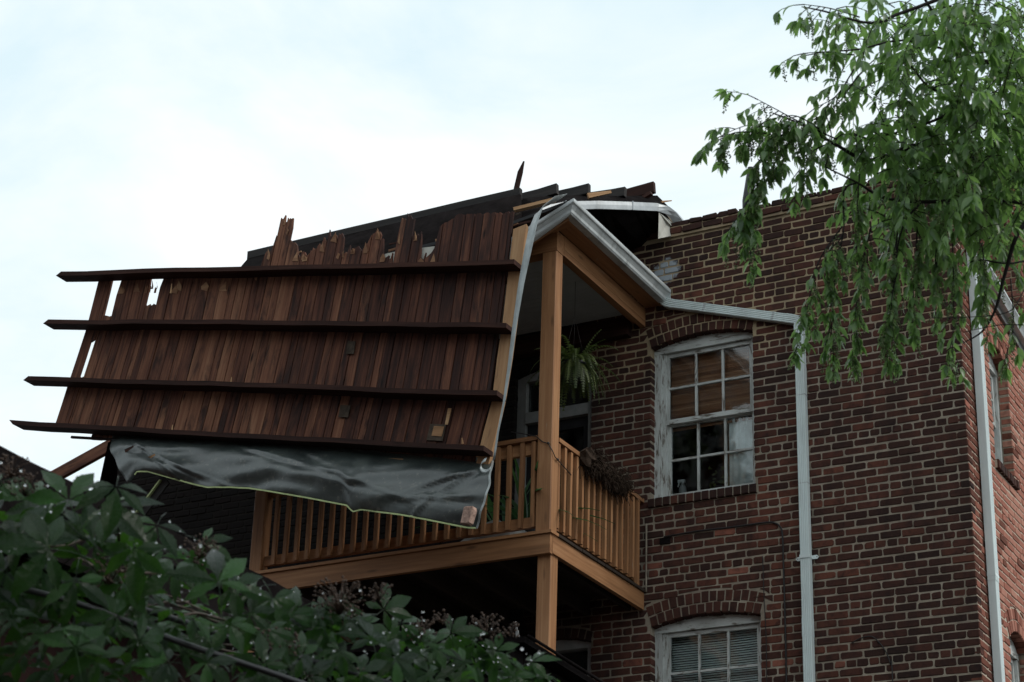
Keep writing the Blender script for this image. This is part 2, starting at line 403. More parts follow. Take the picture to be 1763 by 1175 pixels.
# ------------------------------------------------------------------ mesh building helpers
class MB:
    def __init__(s):
        s.v, s.f, s.t, s.g, s.sm = [], [], [], [], []
    def add(s, vs, fs, tint=0.5, grain=None, smooth=False):
        o = len(s.v)
        s.v += [V3(p) for p in vs]
        s.f += [tuple(i + o for i in f) for f in fs]
        s.sm += [smooth] * len(fs)
        s.t += [tint] * len(vs) if not isinstance(tint, list) else tint
        if grain is None:
            k = V3((rr(0, 50), rr(0, 50), rr(0, 50)))
            grain = [V3(p) + k for p in vs]
        s.g += grain
        return s
    def box(s, x0, x1, y0, y1, z0, z1, tint=None, along='x', jit=0.0):
        vs = [V3((x, y, z)) for x in (x0, x1) for y in (y0, y1) for z in (z0, z1)]
        if jit:
            vs = [p + V3((rr(-jit, jit), rr(-jit, jit), rr(-jit, jit))) for p in vs]
        fs = [(0, 1, 3, 2), (4, 6, 7, 5), (0, 4, 5, 1), (2, 3, 7, 6), (0, 2, 6, 4), (1, 5, 7, 3)]
        k = V3((rr(0, 50), rr(0, 50), rr(0, 50)))
        pm = {'x': lambda p: V3((p.x, p.y, p.z)), 'y': lambda p: V3((p.y, p.x, p.z)), 'z': lambda p: V3((p.z, p.x, p.y))}[along]
        return s.add(vs, fs, rr(0.2, 0.8) if tint is None else tint, [pm(p) + k for p in vs])
    def beam(s, p0, p1, w, h, up=(0, 0, 1), tint=None, bev=0.0, taper=1.0, seg=1, wob=0.0, skew=0.0):
        """bar p0>p1; w sideways, h along up; optional chamfer and waviness"""
        p0, p1 = V3(p0), V3(p1)
        d = (p1 - p0).normalized()
        sd = d.cross(V3(up)).normalized()
        u = sd.cross(d)
        Ln = (p1 - p0).length
        if bev:
            b = bev
            pr = [(-w/2 + b, -h/2), (w/2 - b, -h/2), (w/2, -h/2 + b), (w/2, h/2 - b), (w/2 - b, h/2), (-w/2 + b, h/2), (-w/2, h/2 - b), (-w/2, -h/2 + b)]
        else:
            pr = [(-w/2, -h/2), (w/2, -h/2), (w/2, h/2), (-w/2, h/2)]
        n = len(pr)
        vs, gr = [], []
        k = V3((rr(0, 50), rr(0, 50), rr(0, 50)))
        for i in range(seg + 1):
            t = i / seg
            sc = 1 + (taper - 1) * t
            c = p0 + (p1 - p0) * t
            if wob and 0 < i < seg:
                c = c + u * rr(-wob, wob) + sd * rr(-wob, wob)
            for a, bb in pr:
                e = 0.0
                if i == 0: e = skew * bb
                if i == seg: e = -skew * bb
                vs.append(c + sd * a * sc + u * bb * sc + d * e)
                gr.append(V3((t * Ln, a, bb)) + k)
        fs = [(i * n + j, i * n + (j + 1) % n, (i + 1) * n + (j + 1) % n, (i + 1) * n + j) for i in range(seg) for j in range(n)]
        fs += [tuple(range(n))[::-1], tuple(seg * n + j for j in range(n))]
        return s.add(vs, fs, rr(0.2, 0.8) if tint is None else tint, gr)
    def tube(s, path, r, n=6, tint=0.5, r1=None, smooth=True):
        path = [V3(p) for p in path]
        m = len(path)
        vs, fs = [], []
        for i, p in enumerate(path):
            d = (path[min(i + 1, m - 1)] - path[max(i - 1, 0)]).normalized()
            a = d.orthogonal().normalized() if i == 0 else (a - d * a.dot(d)).normalized()
            b = d.cross(a)
            q = r if r1 is None else lerp(r, r1, i / (m - 1))
            for j in range(n):
                an = 2 * math.pi * j / n
                vs.append(p + a * math.cos(an) * q + b * math.sin(an) * q)
        for i in range(m - 1):
            for j in range(n):
                fs.append((i * n + j, i * n + (j + 1) % n, (i + 1) * n + (j + 1) % n, (i + 1) * n + j))
        fs += [tuple(range(n))[::-1], tuple((m - 1) * n + j for j in range(n))]
        return s.add(vs, fs, tint, smooth=smooth)
    def sweep(s, path, prof, ups=None, tint=0.5, side=None):
        """closed profile (a sideways, b up) along a polyline; mitred enough for gentle bends"""
        path = [V3(p) for p in path]
        m, n = len(path), len(prof)
        vs, fs, gr = [], [], []
        ln = 0
        for i, p in enumerate(path):
            if i: ln += (p - path[i - 1]).length
            d = (path[min(i + 1, m - 1)] - path[max(i - 1, 0)]).normalized()
            up = V3(ups[i]) if isinstance(ups, list) else V3(ups or (0, 0, 1))
            sd = d.cross(up).normalized()
            u = sd.cross(d)
            for a, b in prof:
                vs.append(p + sd * a + u * b)
                gr.append(V3((ln, a, b)))
        for i in range(m - 1):
            for j in range(n):
                fs.append((i * n + j, i * n + (j + 1) % n, (i + 1) * n + (j + 1) % n, (i + 1) * n + j))
        fs += [tuple(range(n))[::-1], tuple((m - 1) * n + j for j in range(n))]
        return s.add(vs, fs, tint, gr)
    def prism(s, front, off, tint=None, grain=None):
        """polygon (list of points) thickened by vector off"""
        n = len(front)
        off = V3(off)
        vs = [V3(p) for p in front] + [V3(p) + off for p in front]
        fs = [tuple(range(n)), tuple(range(2 * n - 1, n - 1, -1))]
        fs += [(i, i + n, (i + 1) % n + n, (i + 1) % n) for i in range(n)]
        if grain is not None:
            grain = grain + grain
        return s.add(vs, fs, rr(0.2, 0.8) if tint is None else tint, grain)
    def grid(s, pts, thick=None, tint=0.5, smooth=True):
        """pts[i][j] surface"""
        a, b = len(pts), len(pts[0])
        vs = [p for row in pts for p in row]
        fs = [(i * b + j, i * b + j + 1, (i + 1) * b + j + 1, (i + 1) * b + j) for i in range(a - 1) for j in range(b - 1)]
        if thick is not None:
            th = V3(thick)
            n = len(vs)
            vs = vs + [p + th for p in vs]
            fs2 = [tuple(i + n for i in reversed(f)) for f in fs]
            rim = [i * b for i in range(a)] + [(a - 1) * b + j for j in range(1, b)] + [i * b + b - 1 for i in range(a - 2, -1, -1)] + [j for j in range(b - 2, 0, -1)]
            fs = fs + fs2 + [(rim[k], rim[(k + 1) % len(rim)], rim[(k + 1) % len(rim)] + n, rim[k] + n) for k in range(len(rim))]
        return s.add(vs, fs, tint, smooth=smooth)
    def lathe(s, c, prof, n=14, tint=0.5, smooth=True):
        vs, fs = [], []
        for r, z in prof:
            for j in range(n):
                a = 2 * math.pi * j / n
                vs.append(V3(c) + V3((r * math.cos(a), r * math.sin(a), z)))
        for i in range(len(prof) - 1):
            for j in range(n):
                fs.append((i * n + j, i * n + (j + 1) % n, (i + 1) * n + (j + 1) % n, (i + 1) * n + j))
        fs += [tuple(range(n))[::-1], tuple((len(prof) - 1) * n + j for j in range(n))]
        return s.add(vs, fs, tint, smooth=smooth)
    def ball(s, c, r, tint=0.5, flat=1.0):
        vs = [V3(c) + V3((0, 0, r * flat)), V3(c) - V3((0, 0, r * flat))]
        for k, zz in ((0, 0.5), (1, -0.5)):
            for j in range(6):
                a = math.pi / 3 * (j + 0.5 * k)
                vs.append(V3(c) + V3((r * 0.87 * math.cos(a), r * 0.87 * math.sin(a), zz * r * flat)))
        fs = []
        for j in range(6):
            a, b2 = 2 + j, 2 + (j + 1) % 6
            c2, d2 = 8 + j, 8 + (j + 1) % 6
            fs += [(0, a, b2), (a, c2, b2), (b2, c2, d2), (1, d2, c2)]
        return s.add(vs, fs, tint, smooth=True)
    def mesh(s, name, mat, off=V3((0, 0, 0))):
        me = bpy.data.meshes.new(name)
        me.from_pydata([p - off for p in s.v], [], s.f)
        a = me.attributes.new('tint', 'FLOAT', 'POINT')
        a.data.foreach_set('value', s.t)
        a = me.attributes.new('grain', 'FLOAT_VECTOR', 'POINT')
        a.data.foreach_set('vector', [c for p in s.g for c in p])
        me.polygons.foreach_set('use_smooth', s.sm)
        me.materials.append(mat)
        bm = bmesh.new()
        bm.from_mesh(me)
        bmesh.ops.recalc_face_normals(bm, faces=bm.faces)
        bm.to_mesh(me)
        bm.free()
        me.update()
        return me
    def build(s, name, mat, parent=None, loc=None):
        off = V3((0, 0, 0))
        q = parent
        while q is not None:
            off += q.location
            q = q.parent
        base = V3(loc) if loc is not None else V3((0, 0, 0))
        if parent is None:
            me = s.mesh(name, mat, base)
            o = bpy.data.objects.new(name, me)
            o.location = base
        else:
            me = s.mesh(name, mat, off)
            o = bpy.data.objects.new(name, me)
            o.parent = parent
        COL.objects.link(o)
        return o
def tag(o, label=None, cat=None, group=None, kind=None):
    for k, v in (('label', label), ('category', cat), ('group', group), ('kind', kind)):
        if v: o[k] = v
    return o
def thing(name, loc, label, cat, group=None):
    o = bpy.data.objects.new(name, None)
    o.location = V3(loc)
    o.empty_display_size = 0.2
    COL.objects.link(o)
    return tag(o, label, cat, group)
def inst(name, me, parent, mw):
    """copy of shared mesh data as a part; parent only translated"""
    o = bpy.data.objects.new(name, me)
    off = V3((0, 0, 0))
    q = parent
    while q is not None:
        off += q.location
        q = q.parent
    o.parent = parent
    o.matrix_basis = Matrix.Translation(-off) @ mw
    COL.objects.link(o)
    return o

# ------------------------------------------------------------------ ground
g = MB()
g.grid([[V3((x, y, 0)) for y in (-400, -60, -20, 0, 20, 60, 400)] for x in (-400, -60, -20, 0, 20, 60, 400)], smooth=False)
tag(g.build('ground', M['ground']), kind='structure')

# ================================================================== THE BRICK BUILDING
COURSE, BL, BH, JT = 0.0715, 0.1885, 0.0592, 0.0108
WALL_L, WALL_TOP = -9.22, 10.475
bld = thing('brick_building', (-4.6, 3.0, 0), 'old dark red brick rear building with parapet and weathered sash windows', 'building')

class Opening:
    def __init__(s, x0, x1, z0, zs, rise, ring=2, sill=True):
        s.x0, s.x1, s.z0, s.zs, s.rise, s.ring, s.sill = x0, x1, z0, zs, rise, ring, sill
        w = (x1 - x0) / 2
        s.cx = (x0 + x1) / 2
        s.r = (w * w + rise * rise) / (2 * rise)
        s.cz = zs + rise - s.r
    def inner_z(s, x):
        return s.cz + math.sqrt(max(0, s.r ** 2 - (x - s.cx) ** 2))
    def block(s, za, zb):
        """x interval that bricks of the course za..zb leave free"""
        out = []
        if s.sill and zb > s.z0 - 0.085 and za < s.z0 - 0.004:
            out.append((s.x0 - 0.03, s.x1 + 0.03))
        if zb > s.z0 and za < s.zs + 0.01:
            out.append((s.x0, s.x1))
        ro = s.r + 0.104 * s.ring
        ztop = s.cz + ro
        if s.ring and zb > s.zs - 0.005 and za < ztop - 0.012:
            zz = max(za + 0.02, s.zs)
            hw = math.sqrt(max(0.0, ro ** 2 - (zz - s.cz) ** 2))
            lim = (s.x1 - s.x0) / 2 + 0.062 * s.ring * min(1.0, max(0.3, (zz - s.zs) / 0.1))
            hw = min(hw, lim)
            out.append((s.cx - hw, s.cx + hw))
        return out

def brick_verts(w, h, d, rough=0.0045):
    """a brick seen from the front (faces -Y), origin at its front centre, rounded worn arrises"""
    c = 0.005
    k = min(0.011, w * 0.2, h * 0.2)
    o8 = []
    for sx, sz, first in ((-1, -1, 1), (1, -1, 0), (1, 1, 1), (-1, 1, 0)):
        kk = k * rr(0.3, 1.25)
        for q in ((0, 1) if first else (1, 0)):
            o8.append((sx * (w / 2 - kk * (1 - q)) + rr(-rough, rough) * 0.6, sz * (h / 2 - kk * q) + rr(-rough, rough) * 0.7))
    # order them around the outline
    o8.sort(key=lambda p: math.atan2(p[1] / h, p[0] / w))
    vs = []
    f1 = 1 - 2 * c / w
    f2 = 1 - 2 * c / h
    yo = rr(-0.0015, 0.0015)
    vs += [V3((x * f1, -0.001 + yo, z * f2)) for x, z in o8]
    vs += [V3((x, c, z)) for x, z in o8]
    vs += [V3((x, d, z)) for x, z in o8]
    fs = [tuple(range(7, -1, -1))]
    for a in (0, 8):
        for j in range(8):
            fs.append((a + j, a + (j + 1) % 8, a + 8 + (j + 1) % 8, a + 8 + j))
    return vs, fs

def lay_courses(span, z0, z1, openings, hdr_phase, vis, tintf, ztop=None):
    """yields (a0, a1, zc, header, tint) along one wall"""
    k0 = int(math.floor(z0 / COURSE))
    k1 = int(math.ceil(z1 / COURSE))
    out = []
    for k in range(k0, k1 + 1):
        za, zb = k * COURSE, (k + 1) * COURSE
        if za < z0 - 1e-6 or zb > z1 + 0.02:
            continue
        free = [span]
        for op in openings:
            for (b0, b1) in op.block(za, zb):
                nf = []
                for (a0, a1) in free:
                    if b1 <= a0 or b0 >= a1:
                        nf.append((a0, a1))
                        continue
                    if b0 - a0 > 0.03: nf.append((a0, b0))
                    if a1 - b1 > 0.03: nf.append((b1, a1))
                free = nf
        hdr = (k + hdr_phase) % 7 == 0
        unit = (BL + JT) / 2 if hdr else (BL + JT)
        ph = (0.0 if k % 2 else unit / 2) + (rr(-0.012, 0.012))
        for (a0, a1) in free:
            if ztop is not None:
                pass
            # bricks counted from the right end (the corner)
            x = span[1] + ph - unit * math.ceil((span[1] + ph - a1) / unit - 1)
            edges = []
            while x > a0 + 0.045:
                if x < a1 - 0.045: edges.append(x + rr(-0.006, 0.006))
                x -= unit
            pts = [a1] + edges + [a0]
            for i in range(len(pts) - 1):
                hi, lo = pts[i], pts[i + 1]
                e0 = JT / 2 if i else 0.0
                e1 = JT / 2 if i < len(pts) - 2 else 0.0
                hi -= e0
                lo += e1
                if hi - lo < 0.025: continue
                wav = 0.011 * mnoise.noise(V3(((lo + hi) * 0.33, zb * 0.9, 5.0))) + 0.004 * mnoise.noise(V3(((lo + hi) * 1.7, zb * 3.0, 9.0)))
                out.append((lo, hi, (za + zb) / 2 + wav + rr(-0.0016, 0.0016), hdr))
    return out

win1 = Opening(-2.915, -1.912, 7.880, 9.355, 0.068)
win2 = Opening(-2.905, -1.885, 5.215, 6.695, 0.068)
door1 = Opening(-4.34, -3.525, 7.06, 9.30, 0.075, 1, False)
door2 = Opening(-4.32, -3.49, 4.40, 6.63, 0.065, 1, False)
OPEN_R = [win1, win2, door1, door2]

# visible-size ranking decides which bricks become single parts
rear = []
for b in lay_courses((WALL_L, 0.0), 0.0, WALL_TOP, OPEN_R, 5, None, None):
    rear.append(b)
# the ragged, higher stub of parapet next to the torn roof
for b in lay_courses((WALL_L, -2.80), WALL_TOP + 0.02, 10.80, [], 5, None, None):
    rear.append(b)
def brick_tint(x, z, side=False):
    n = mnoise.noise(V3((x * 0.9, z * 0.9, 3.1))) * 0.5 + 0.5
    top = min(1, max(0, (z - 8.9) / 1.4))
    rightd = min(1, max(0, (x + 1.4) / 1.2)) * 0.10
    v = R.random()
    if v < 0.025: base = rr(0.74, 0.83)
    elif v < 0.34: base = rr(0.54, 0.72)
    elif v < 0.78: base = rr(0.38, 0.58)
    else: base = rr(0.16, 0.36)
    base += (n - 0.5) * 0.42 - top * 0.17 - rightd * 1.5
    if x < -2.6 and z > 9.9: base -= 0.20          # shade under the torn roof, put into the brick tint
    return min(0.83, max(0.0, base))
cand = []
for i, (lo, hi, zc, hdr) in enumerate(rear):
    px, py, w = proj(((lo + hi) / 2, 0, zc))
    vis = (20 < px < 1740 and 20 < py < 1150 and (lo > -2.9 or (lo > -3.5 and 7.3 < zc < 9.3)))
    if 1370 < px < 1700 and py < 610: vis = False   # the tree hangs in front
    cand.append(((hi - lo) / w if vis else 0, i))
cand.sort(reverse=True)
single = set(i for s_, i in cand[:285] if s_ > 0)

core = MB()
def wall_sheet(mb, x0, x1, z0, z1, ops, y, steps=9):
    """mortar face at depth y with holes cut by columns (strips), plus jamb returns"""
    xs = {x0, x1}
    for o in ops:
        for i in range(steps + 1):
            xs.add(o.x0 - 0.004 + (o.x1 - o.x0 + 0.008) * i / steps)
    xs = sorted(xs)
    for a, b in zip(xs, xs[1:]):
        mid = (a + b) / 2
        blocks = sorted([(o.z0 - 0.004, min(o.inner_z(a), o.inner_z(b)) + 0.02 if True else 0) for o in ops if o.x0 - 0.005 < mid < o.x1 + 0.005])
        z = z0
        for (ba, bb) in blocks + [(z1, None)]:
            if ba > z:
                mb.add([(a, y, z), (b, y, z), (b, y, ba), (a, y, ba)], [(0, 1, 2, 3)])
            z = bb if bb else z
wall_sheet(core, WALL_L, -0.004, 0.0, WALL_TOP, OPEN_R, 0.0048)
core.add([(WALL_L, 0.0062, WALL_TOP), (-2.80, 0.0062, WALL_TOP), (-2.80, 0.0062, 10.80), (WALL_L, 0.0062, 10.80)], [(0, 1, 2, 3)])
# reveals of the openings
for o in OPEN_R:
    d0, d1 = 0.0062, 0.17
    core.add([(o.x0 - 0.004, d0, o.z0), (o.x0 - 0.004, d1, o.z0), (o.x0 - 0.004, d1, o.zs + 0.03), (o.x0 - 0.004, d0, o.zs + 0.03)], [(0, 1, 2, 3)])
    core.add([(o.x1 + 0.004, d0, o.z0), (o.x1 + 0.004, d1, o.z0), (o.x1 + 0.004, d1, o.zs + 0.03), (o.x1 + 0.004, d0, o.zs + 0.03)], [(0, 1, 2, 3)])
    ar = [[V3((lerp(o.x0 - 0.004, o.x1 + 0.004, i / 9), y, o.inner_z(lerp(o.x0, o.x1, i / 9)) + 0.02)) for y in (d0, d1)] for i in range(10)]
    core.grid(ar, smooth=False)
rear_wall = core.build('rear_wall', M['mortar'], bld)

many = MB()
variants = {}
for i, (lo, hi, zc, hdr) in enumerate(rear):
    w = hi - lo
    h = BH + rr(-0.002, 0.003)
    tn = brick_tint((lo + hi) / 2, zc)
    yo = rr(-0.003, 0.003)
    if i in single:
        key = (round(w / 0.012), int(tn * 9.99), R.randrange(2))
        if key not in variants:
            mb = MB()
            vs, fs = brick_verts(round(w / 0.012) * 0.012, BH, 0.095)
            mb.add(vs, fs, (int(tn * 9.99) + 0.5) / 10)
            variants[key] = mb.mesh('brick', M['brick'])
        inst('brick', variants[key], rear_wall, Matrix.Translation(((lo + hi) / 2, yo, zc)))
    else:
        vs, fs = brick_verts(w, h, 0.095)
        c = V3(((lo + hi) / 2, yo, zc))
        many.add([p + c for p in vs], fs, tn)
def arch_fill(mb, o, wall_hi, xform=lambda p: p, tl=0.3, th=0.65):
    """cut bricks between the arch ring and the courses round it"""
    ro = o.r + 0.104 * o.ring + 0.004
    k0 = int(math.floor(o.zs / COURSE))
    for k in range(k0, k0 + 8):
        za, zb = k * COURSE + 0.007, (k + 1) * COURSE - 0.006
        bl = [q for q in o.block(k * COURSE, (k + 1) * COURSE) if q[0] < o.x0 - 0.0001 or q[1] > o.x1 or zb > o.zs]
        if not bl: continue
        b0, b1 = min(q[0] for q in bl), max(q[1] for q in bl)
        half = (o.x1 - o.x0) / 2 + 0.035 * (o.ring - 1) + 0.02
        def outer(x):
            dx = abs(x - o.cx)
            if dx > half + 0.012: return -1
            return o.cz + math.sqrt(max(0, ro * ro - dx * dx))
        n = max(1, round((b1 - b0) / 0.10))
        i = 0
        while i < n:
            w_ = 1 if R.random() < 0.4 else 2
            x0, x1 = lerp(b0, b1, i / n) + 0.007, lerp(b0, b1, min(n, i + w_) / n) - 0.007
            i += w_
            if x1 - x0 < 0.02: continue
            xs_ = [lerp(x0, x1, f) for f in (0, 0.5, 1)]
            lo_ = [max(za, outer(x) + 0.008) for x in xs_]
            if max(zb - q for q in lo_) < 0.016 or za < o.zs: continue
            lo_ = [min(q, zb - 0.004) for q in lo_]
            f0 = [V3((xs_[j], 0.0, lo_[j])) for j in range(3)] + [V3((x1, 0.0, zb)), V3((x0, 0.0, zb))]
            mid = sum(f0, V3()) / 5
            vs = [mid + (p - mid) * 0.93 - V3((0, 0.001, 0)) for p in f0] + [p + V3((0, 0.005, 0)) for p in f0] + [p + V3((0, 0.09, 0)) for p in f0]
            fs = [(4, 3, 2, 1, 0)] + [(a + j, a + (j + 1) % 5, a + 5 + (j + 1) % 5, a + 5 + j) for a in (0, 5) for j in range(5)]
            mb.add([xform(p) for p in vs], fs, rr(tl, th))
for o in OPEN_R:
    arch_fill(many, o, 0)
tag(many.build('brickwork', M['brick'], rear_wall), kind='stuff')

# arches and rowlock sills, each brick its own part
def voussoirs(o, parent, xform=lambda p: p, tintlo=0.25, tinthi=0.62):
    for ring in range(o.ring):
        r0 = o.r + 0.003 + ring * 0.104
        r1 = r0 + 0.094
        half = math.asin(min(1, ((o.x1 - o.x0) / 2 + 0.035 * ring + 0.012) / ((r0 + r1) / 2)))
        n = max(6, round(2 * half * (r0 + r1) / 2 / 0.073))
        for i in range(n):
            a0 = -half + 2 * half * i / n
            a1 = -half + 2 * half * (i + 1) / n
            ga = 0.0055 / r0
            a0 += ga * rr(0.6, 1.2); a1 -= ga * rr(0.6, 1.2)
            j0, j1 = rr(-0.004, 0.004), rr(-0.007, 0.005)
            yo = rr(-0.004, 0.003)
            q = [(r0 + j0, a0), (r0 + j0, a1), (r1 + j1, a1), (r1 + j1, a0)]
            cxm = V3((o.cx, 0, o.cz))
            f0 = [cxm + V3((rd * math.sin(a), yo, rd * math.cos(a))) for rd, a in q]
            mid = sum(f0, V3((0, 0, 0))) / 4
            inner = [mid + (p - mid) * 0.90 + V3((0, -0.001, 0)) for p in f0]
            vs = inner + [p + V3((0, 0.005, 0)) for p in f0] + [p + V3((0, 0.15, 0)) for p in f0]
            fs = [(3, 2, 1, 0)] + [(a + j, a + (j + 1) % 4, a + 4 + (j + 1) % 4, a + 4 + j) for a in (0, 4) for j in range(4)]
            mb = MB().add([xform(p) for p in vs], fs, rr(tintlo, tinthi))
            mb.build('arch_brick', M['brick'], parent)
def sill_bricks(o, parent, xform=lambda p: p, tints=(0.02, 0.3)):
    n = round((o.x1 - o.x0 + 0.05) / 0.073)
    for i in range(n):
        a = o.x0 - 0.025 + (o.x1 - o.x0 + 0.05) * i / n
        b = o.x0 - 0.025 + (o.x1 - o.x0 + 0.05) * (i + 1) / n
        mb = MB()
        z1, z0 = o.z0 - 0.003, o.z0 - 0.082
        yy = -0.028 + rr(-0.005, 0.005)
        c = 0.005
        vs = []
        for (e, y) in ((0.006 + c, yy), (0.006, yy + c), (0.006, 0.13)):
            vs += [V3((a + e, y, z0 + e - 0.006 + rr(-.002, .002))), V3((b - e, y, z0 + e - 0.006 + rr(-.002, .002))), V3((b - e, y, z1 - (e - 0.006))), V3((a + e, y, z1 - (e - 0.006)))]
        fs = [(3, 2, 1, 0)] + [(q + j, q + (j + 1) % 4, q + 4 + (j + 1) % 4, q + 4 + j) for q in (0, 4) for j in range(4)]
        mb.add([xform(p) for p in vs], fs, rr(*tints) if R.random() > 0.15 else 0.6)
        mb.build('sill_brick', M['brick'], parent)
    mb = MB()
    mb.add([xform(p) for p in (V3((o.x0 - 0.02, -0.016, o.z0 - 0.08)), V3((o.x1 + 0.02, -0.016, o.z0 - 0.08)), V3((o.x1 + 0.02, -0.016, o.z0 - 0.008)), V3((o.x0 - 0.02, -0.016, o.z0 - 0.008)),
                               V3((o.x0 - 0.02, 0.12, o.z0 - 0.08)), V3((o.x1 + 0.02, 0.12, o.z0 - 0.08)), V3((o.x1 + 0.02, 0.12, o.z0 - 0.008)), V3((o.x0 - 0.02, 0.12, o.z0 - 0.008)))],
           [(0, 1, 2, 3), (4, 7, 6, 5), (0, 4, 5, 1), (3, 2, 6, 7), (0, 3, 7, 4), (1, 5, 6, 2)])
    mb.build('sill_mortar', M['mortar'], parent)
for o in (win1, win2):
    voussoirs(o, rear_wall)
    sill_bricks(o, rear_wall)
for o in (door1, door2):
    voussoirs(o, rear_wall)

# parapet coping: two ragged courses, the lower one corbelled
x = 0.02
cop = bld
while x > -2.80:
    w = rr(0.19, 0.21)
    z = WALL_TOP + 0.036
    vs, fs = brick_verts(w - 0.012, 0.062, 0.30, 0.008)
    c = V3((x - w / 2, -0.035 + rr(-0.008, 0.008), z + rr(-0.004, 0.004)))
    MB().add([p + c for p in vs], fs, rr(0.12, 0.62)).build('coping_brick', M['brick'], cop)
    x -= w
x = 0.03
while x > -2.70:
    w = rr(0.10, 0.21)
    if R.random() > 0.06:
        z = WALL_TOP + 0.070 + 0.036
        vs, fs = brick_verts(w - 0.008, rr(0.045, 0.066), 0.30, 0.010)
        c = V3((x - w / 2, -0.025 + rr(-0.015, 0.012), z + rr(-0.012, 0.002)))
        MB().add([p + c for p in vs], fs, rr(0.02, 0.45)).build('coping_brick', M['brick'], cop)
    x -= w
mb = MB().box(-2.80, -0.005, -0.02, 0.26, WALL_TOP - 0.02, WALL_TOP + 0.085)
mb.box(WALL_L, -2.80, 0.0075, 0.26, WALL_TOP - 0.5, 10.80)
mb.build('coping_mortar', M['mortar'], bld)

# ---- right-hand side wall: own bricks along +Y (mapped with a little frame: a = -Y so the corner is at a=0)
def side_x(p):            # local front-facing frame (x right->left) to the side wall facing +X
    return V3((-p.y, p.x, p.z))
swin1 = Opening(0.835, 1.435, 8.105, 9.165, 0.12)
swin2 = Opening(0.885, 1.485, 5.45, 6.52, 0.12)
SIDE_LEN = 6.0
def side_top(y):
    return 9.885 - 0.142 * y
sm, score = MB(), MB()
sidebr = lay_courses((0.0, SIDE_LEN), 0.0, 10.475, [swin1, swin2], 5, None, None)
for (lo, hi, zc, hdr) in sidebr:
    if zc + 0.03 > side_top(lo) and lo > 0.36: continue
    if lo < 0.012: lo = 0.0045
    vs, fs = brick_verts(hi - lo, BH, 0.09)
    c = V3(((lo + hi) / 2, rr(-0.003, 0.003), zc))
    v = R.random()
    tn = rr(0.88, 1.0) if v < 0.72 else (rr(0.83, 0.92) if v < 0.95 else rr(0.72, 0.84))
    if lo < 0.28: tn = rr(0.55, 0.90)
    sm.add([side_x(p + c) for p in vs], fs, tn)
ssm = MB()
wall_sheet(ssm, 0.004, SIDE_LEN, 0.0, 9.99, [swin1, swin2], 0.0062)
for q in range(len(ssm.v)):
    p = ssm.v[q]
    if p.z > 9.9: p.z = min(p.z, side_top(p.x)) if p.x > 0.36 else 9.99
    ssm.v[q] = side_x(p)
ssm.add([(-0.0062, 0.004, 9.9), (-0.0062, 0.36, 9.9), (-0.0062, 0.36, 10.47), (-0.0062, 0.004, 10.47)], [(0, 1, 2, 3)])
for o in (swin1, swin2):
    for xx in (o.x0 - 0.004, o.x1 + 0.004):
        ssm.add([side_x(V3(p)) for p in ((xx, 0.0062, o.z0), (xx, 0.2, o.z0), (xx, 0.2, o.zs + 0.03), (xx, 0.0062, o.zs + 0.03))], [(0, 1, 2, 3)])
    ssm.grid([[side_x(V3((lerp(o.x0, o.x1, i / 9), y, o.inner_z(lerp(o.x0, o.x1, i / 9)) + 0.02))) for y in (0.0062, 0.2)] for i in range(10)], smooth=False)
side_wall = ssm.build('side_wall', M['mortar'], bld)
for o in (swin1, swin2):
    arch_fill(sm, o, 0, side_x, 0.8, 0.97)
tag(sm.build('brickwork', M['brick'], side_wall), kind='stuff')
for o in (swin1, swin2):
    voussoirs(o, side_wall, side_x, 0.75, 0.98)
    sill_bricks(o, side_wall, side_x, (0.1, 0.5))

# hidden shell: roof, back and left end
mb = MB()
mb.box(WALL_L + 0.01, -0.02, 0.30, 8.0, 9.86, 9.96)
mb.box(WALL_L + 0.01, -0.30, 7.9, 8.0, 0, 9.86)
mb.box(WALL_L + 0.002, WALL_L + 0.25, 0.012, 7.9, 0, 10.78)
mb.box(-0.30, -0.012, 6.0, 8.0, 0, 8.8)
mb.build('rear_shell', M['roofing'], bld)
# rooms behind the windows, so glass looks into dark depth
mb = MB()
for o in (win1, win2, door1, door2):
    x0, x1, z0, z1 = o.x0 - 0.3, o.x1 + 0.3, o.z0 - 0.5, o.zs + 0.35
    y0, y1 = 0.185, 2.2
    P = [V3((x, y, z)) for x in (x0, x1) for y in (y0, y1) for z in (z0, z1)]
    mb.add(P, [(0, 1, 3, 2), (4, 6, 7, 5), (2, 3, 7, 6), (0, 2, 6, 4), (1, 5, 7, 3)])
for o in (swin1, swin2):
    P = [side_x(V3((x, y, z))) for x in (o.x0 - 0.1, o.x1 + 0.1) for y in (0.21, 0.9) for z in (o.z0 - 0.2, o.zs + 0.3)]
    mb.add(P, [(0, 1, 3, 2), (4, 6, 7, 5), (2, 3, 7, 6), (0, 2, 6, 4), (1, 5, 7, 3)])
mb.build('room_lining', M['dark'], bld)

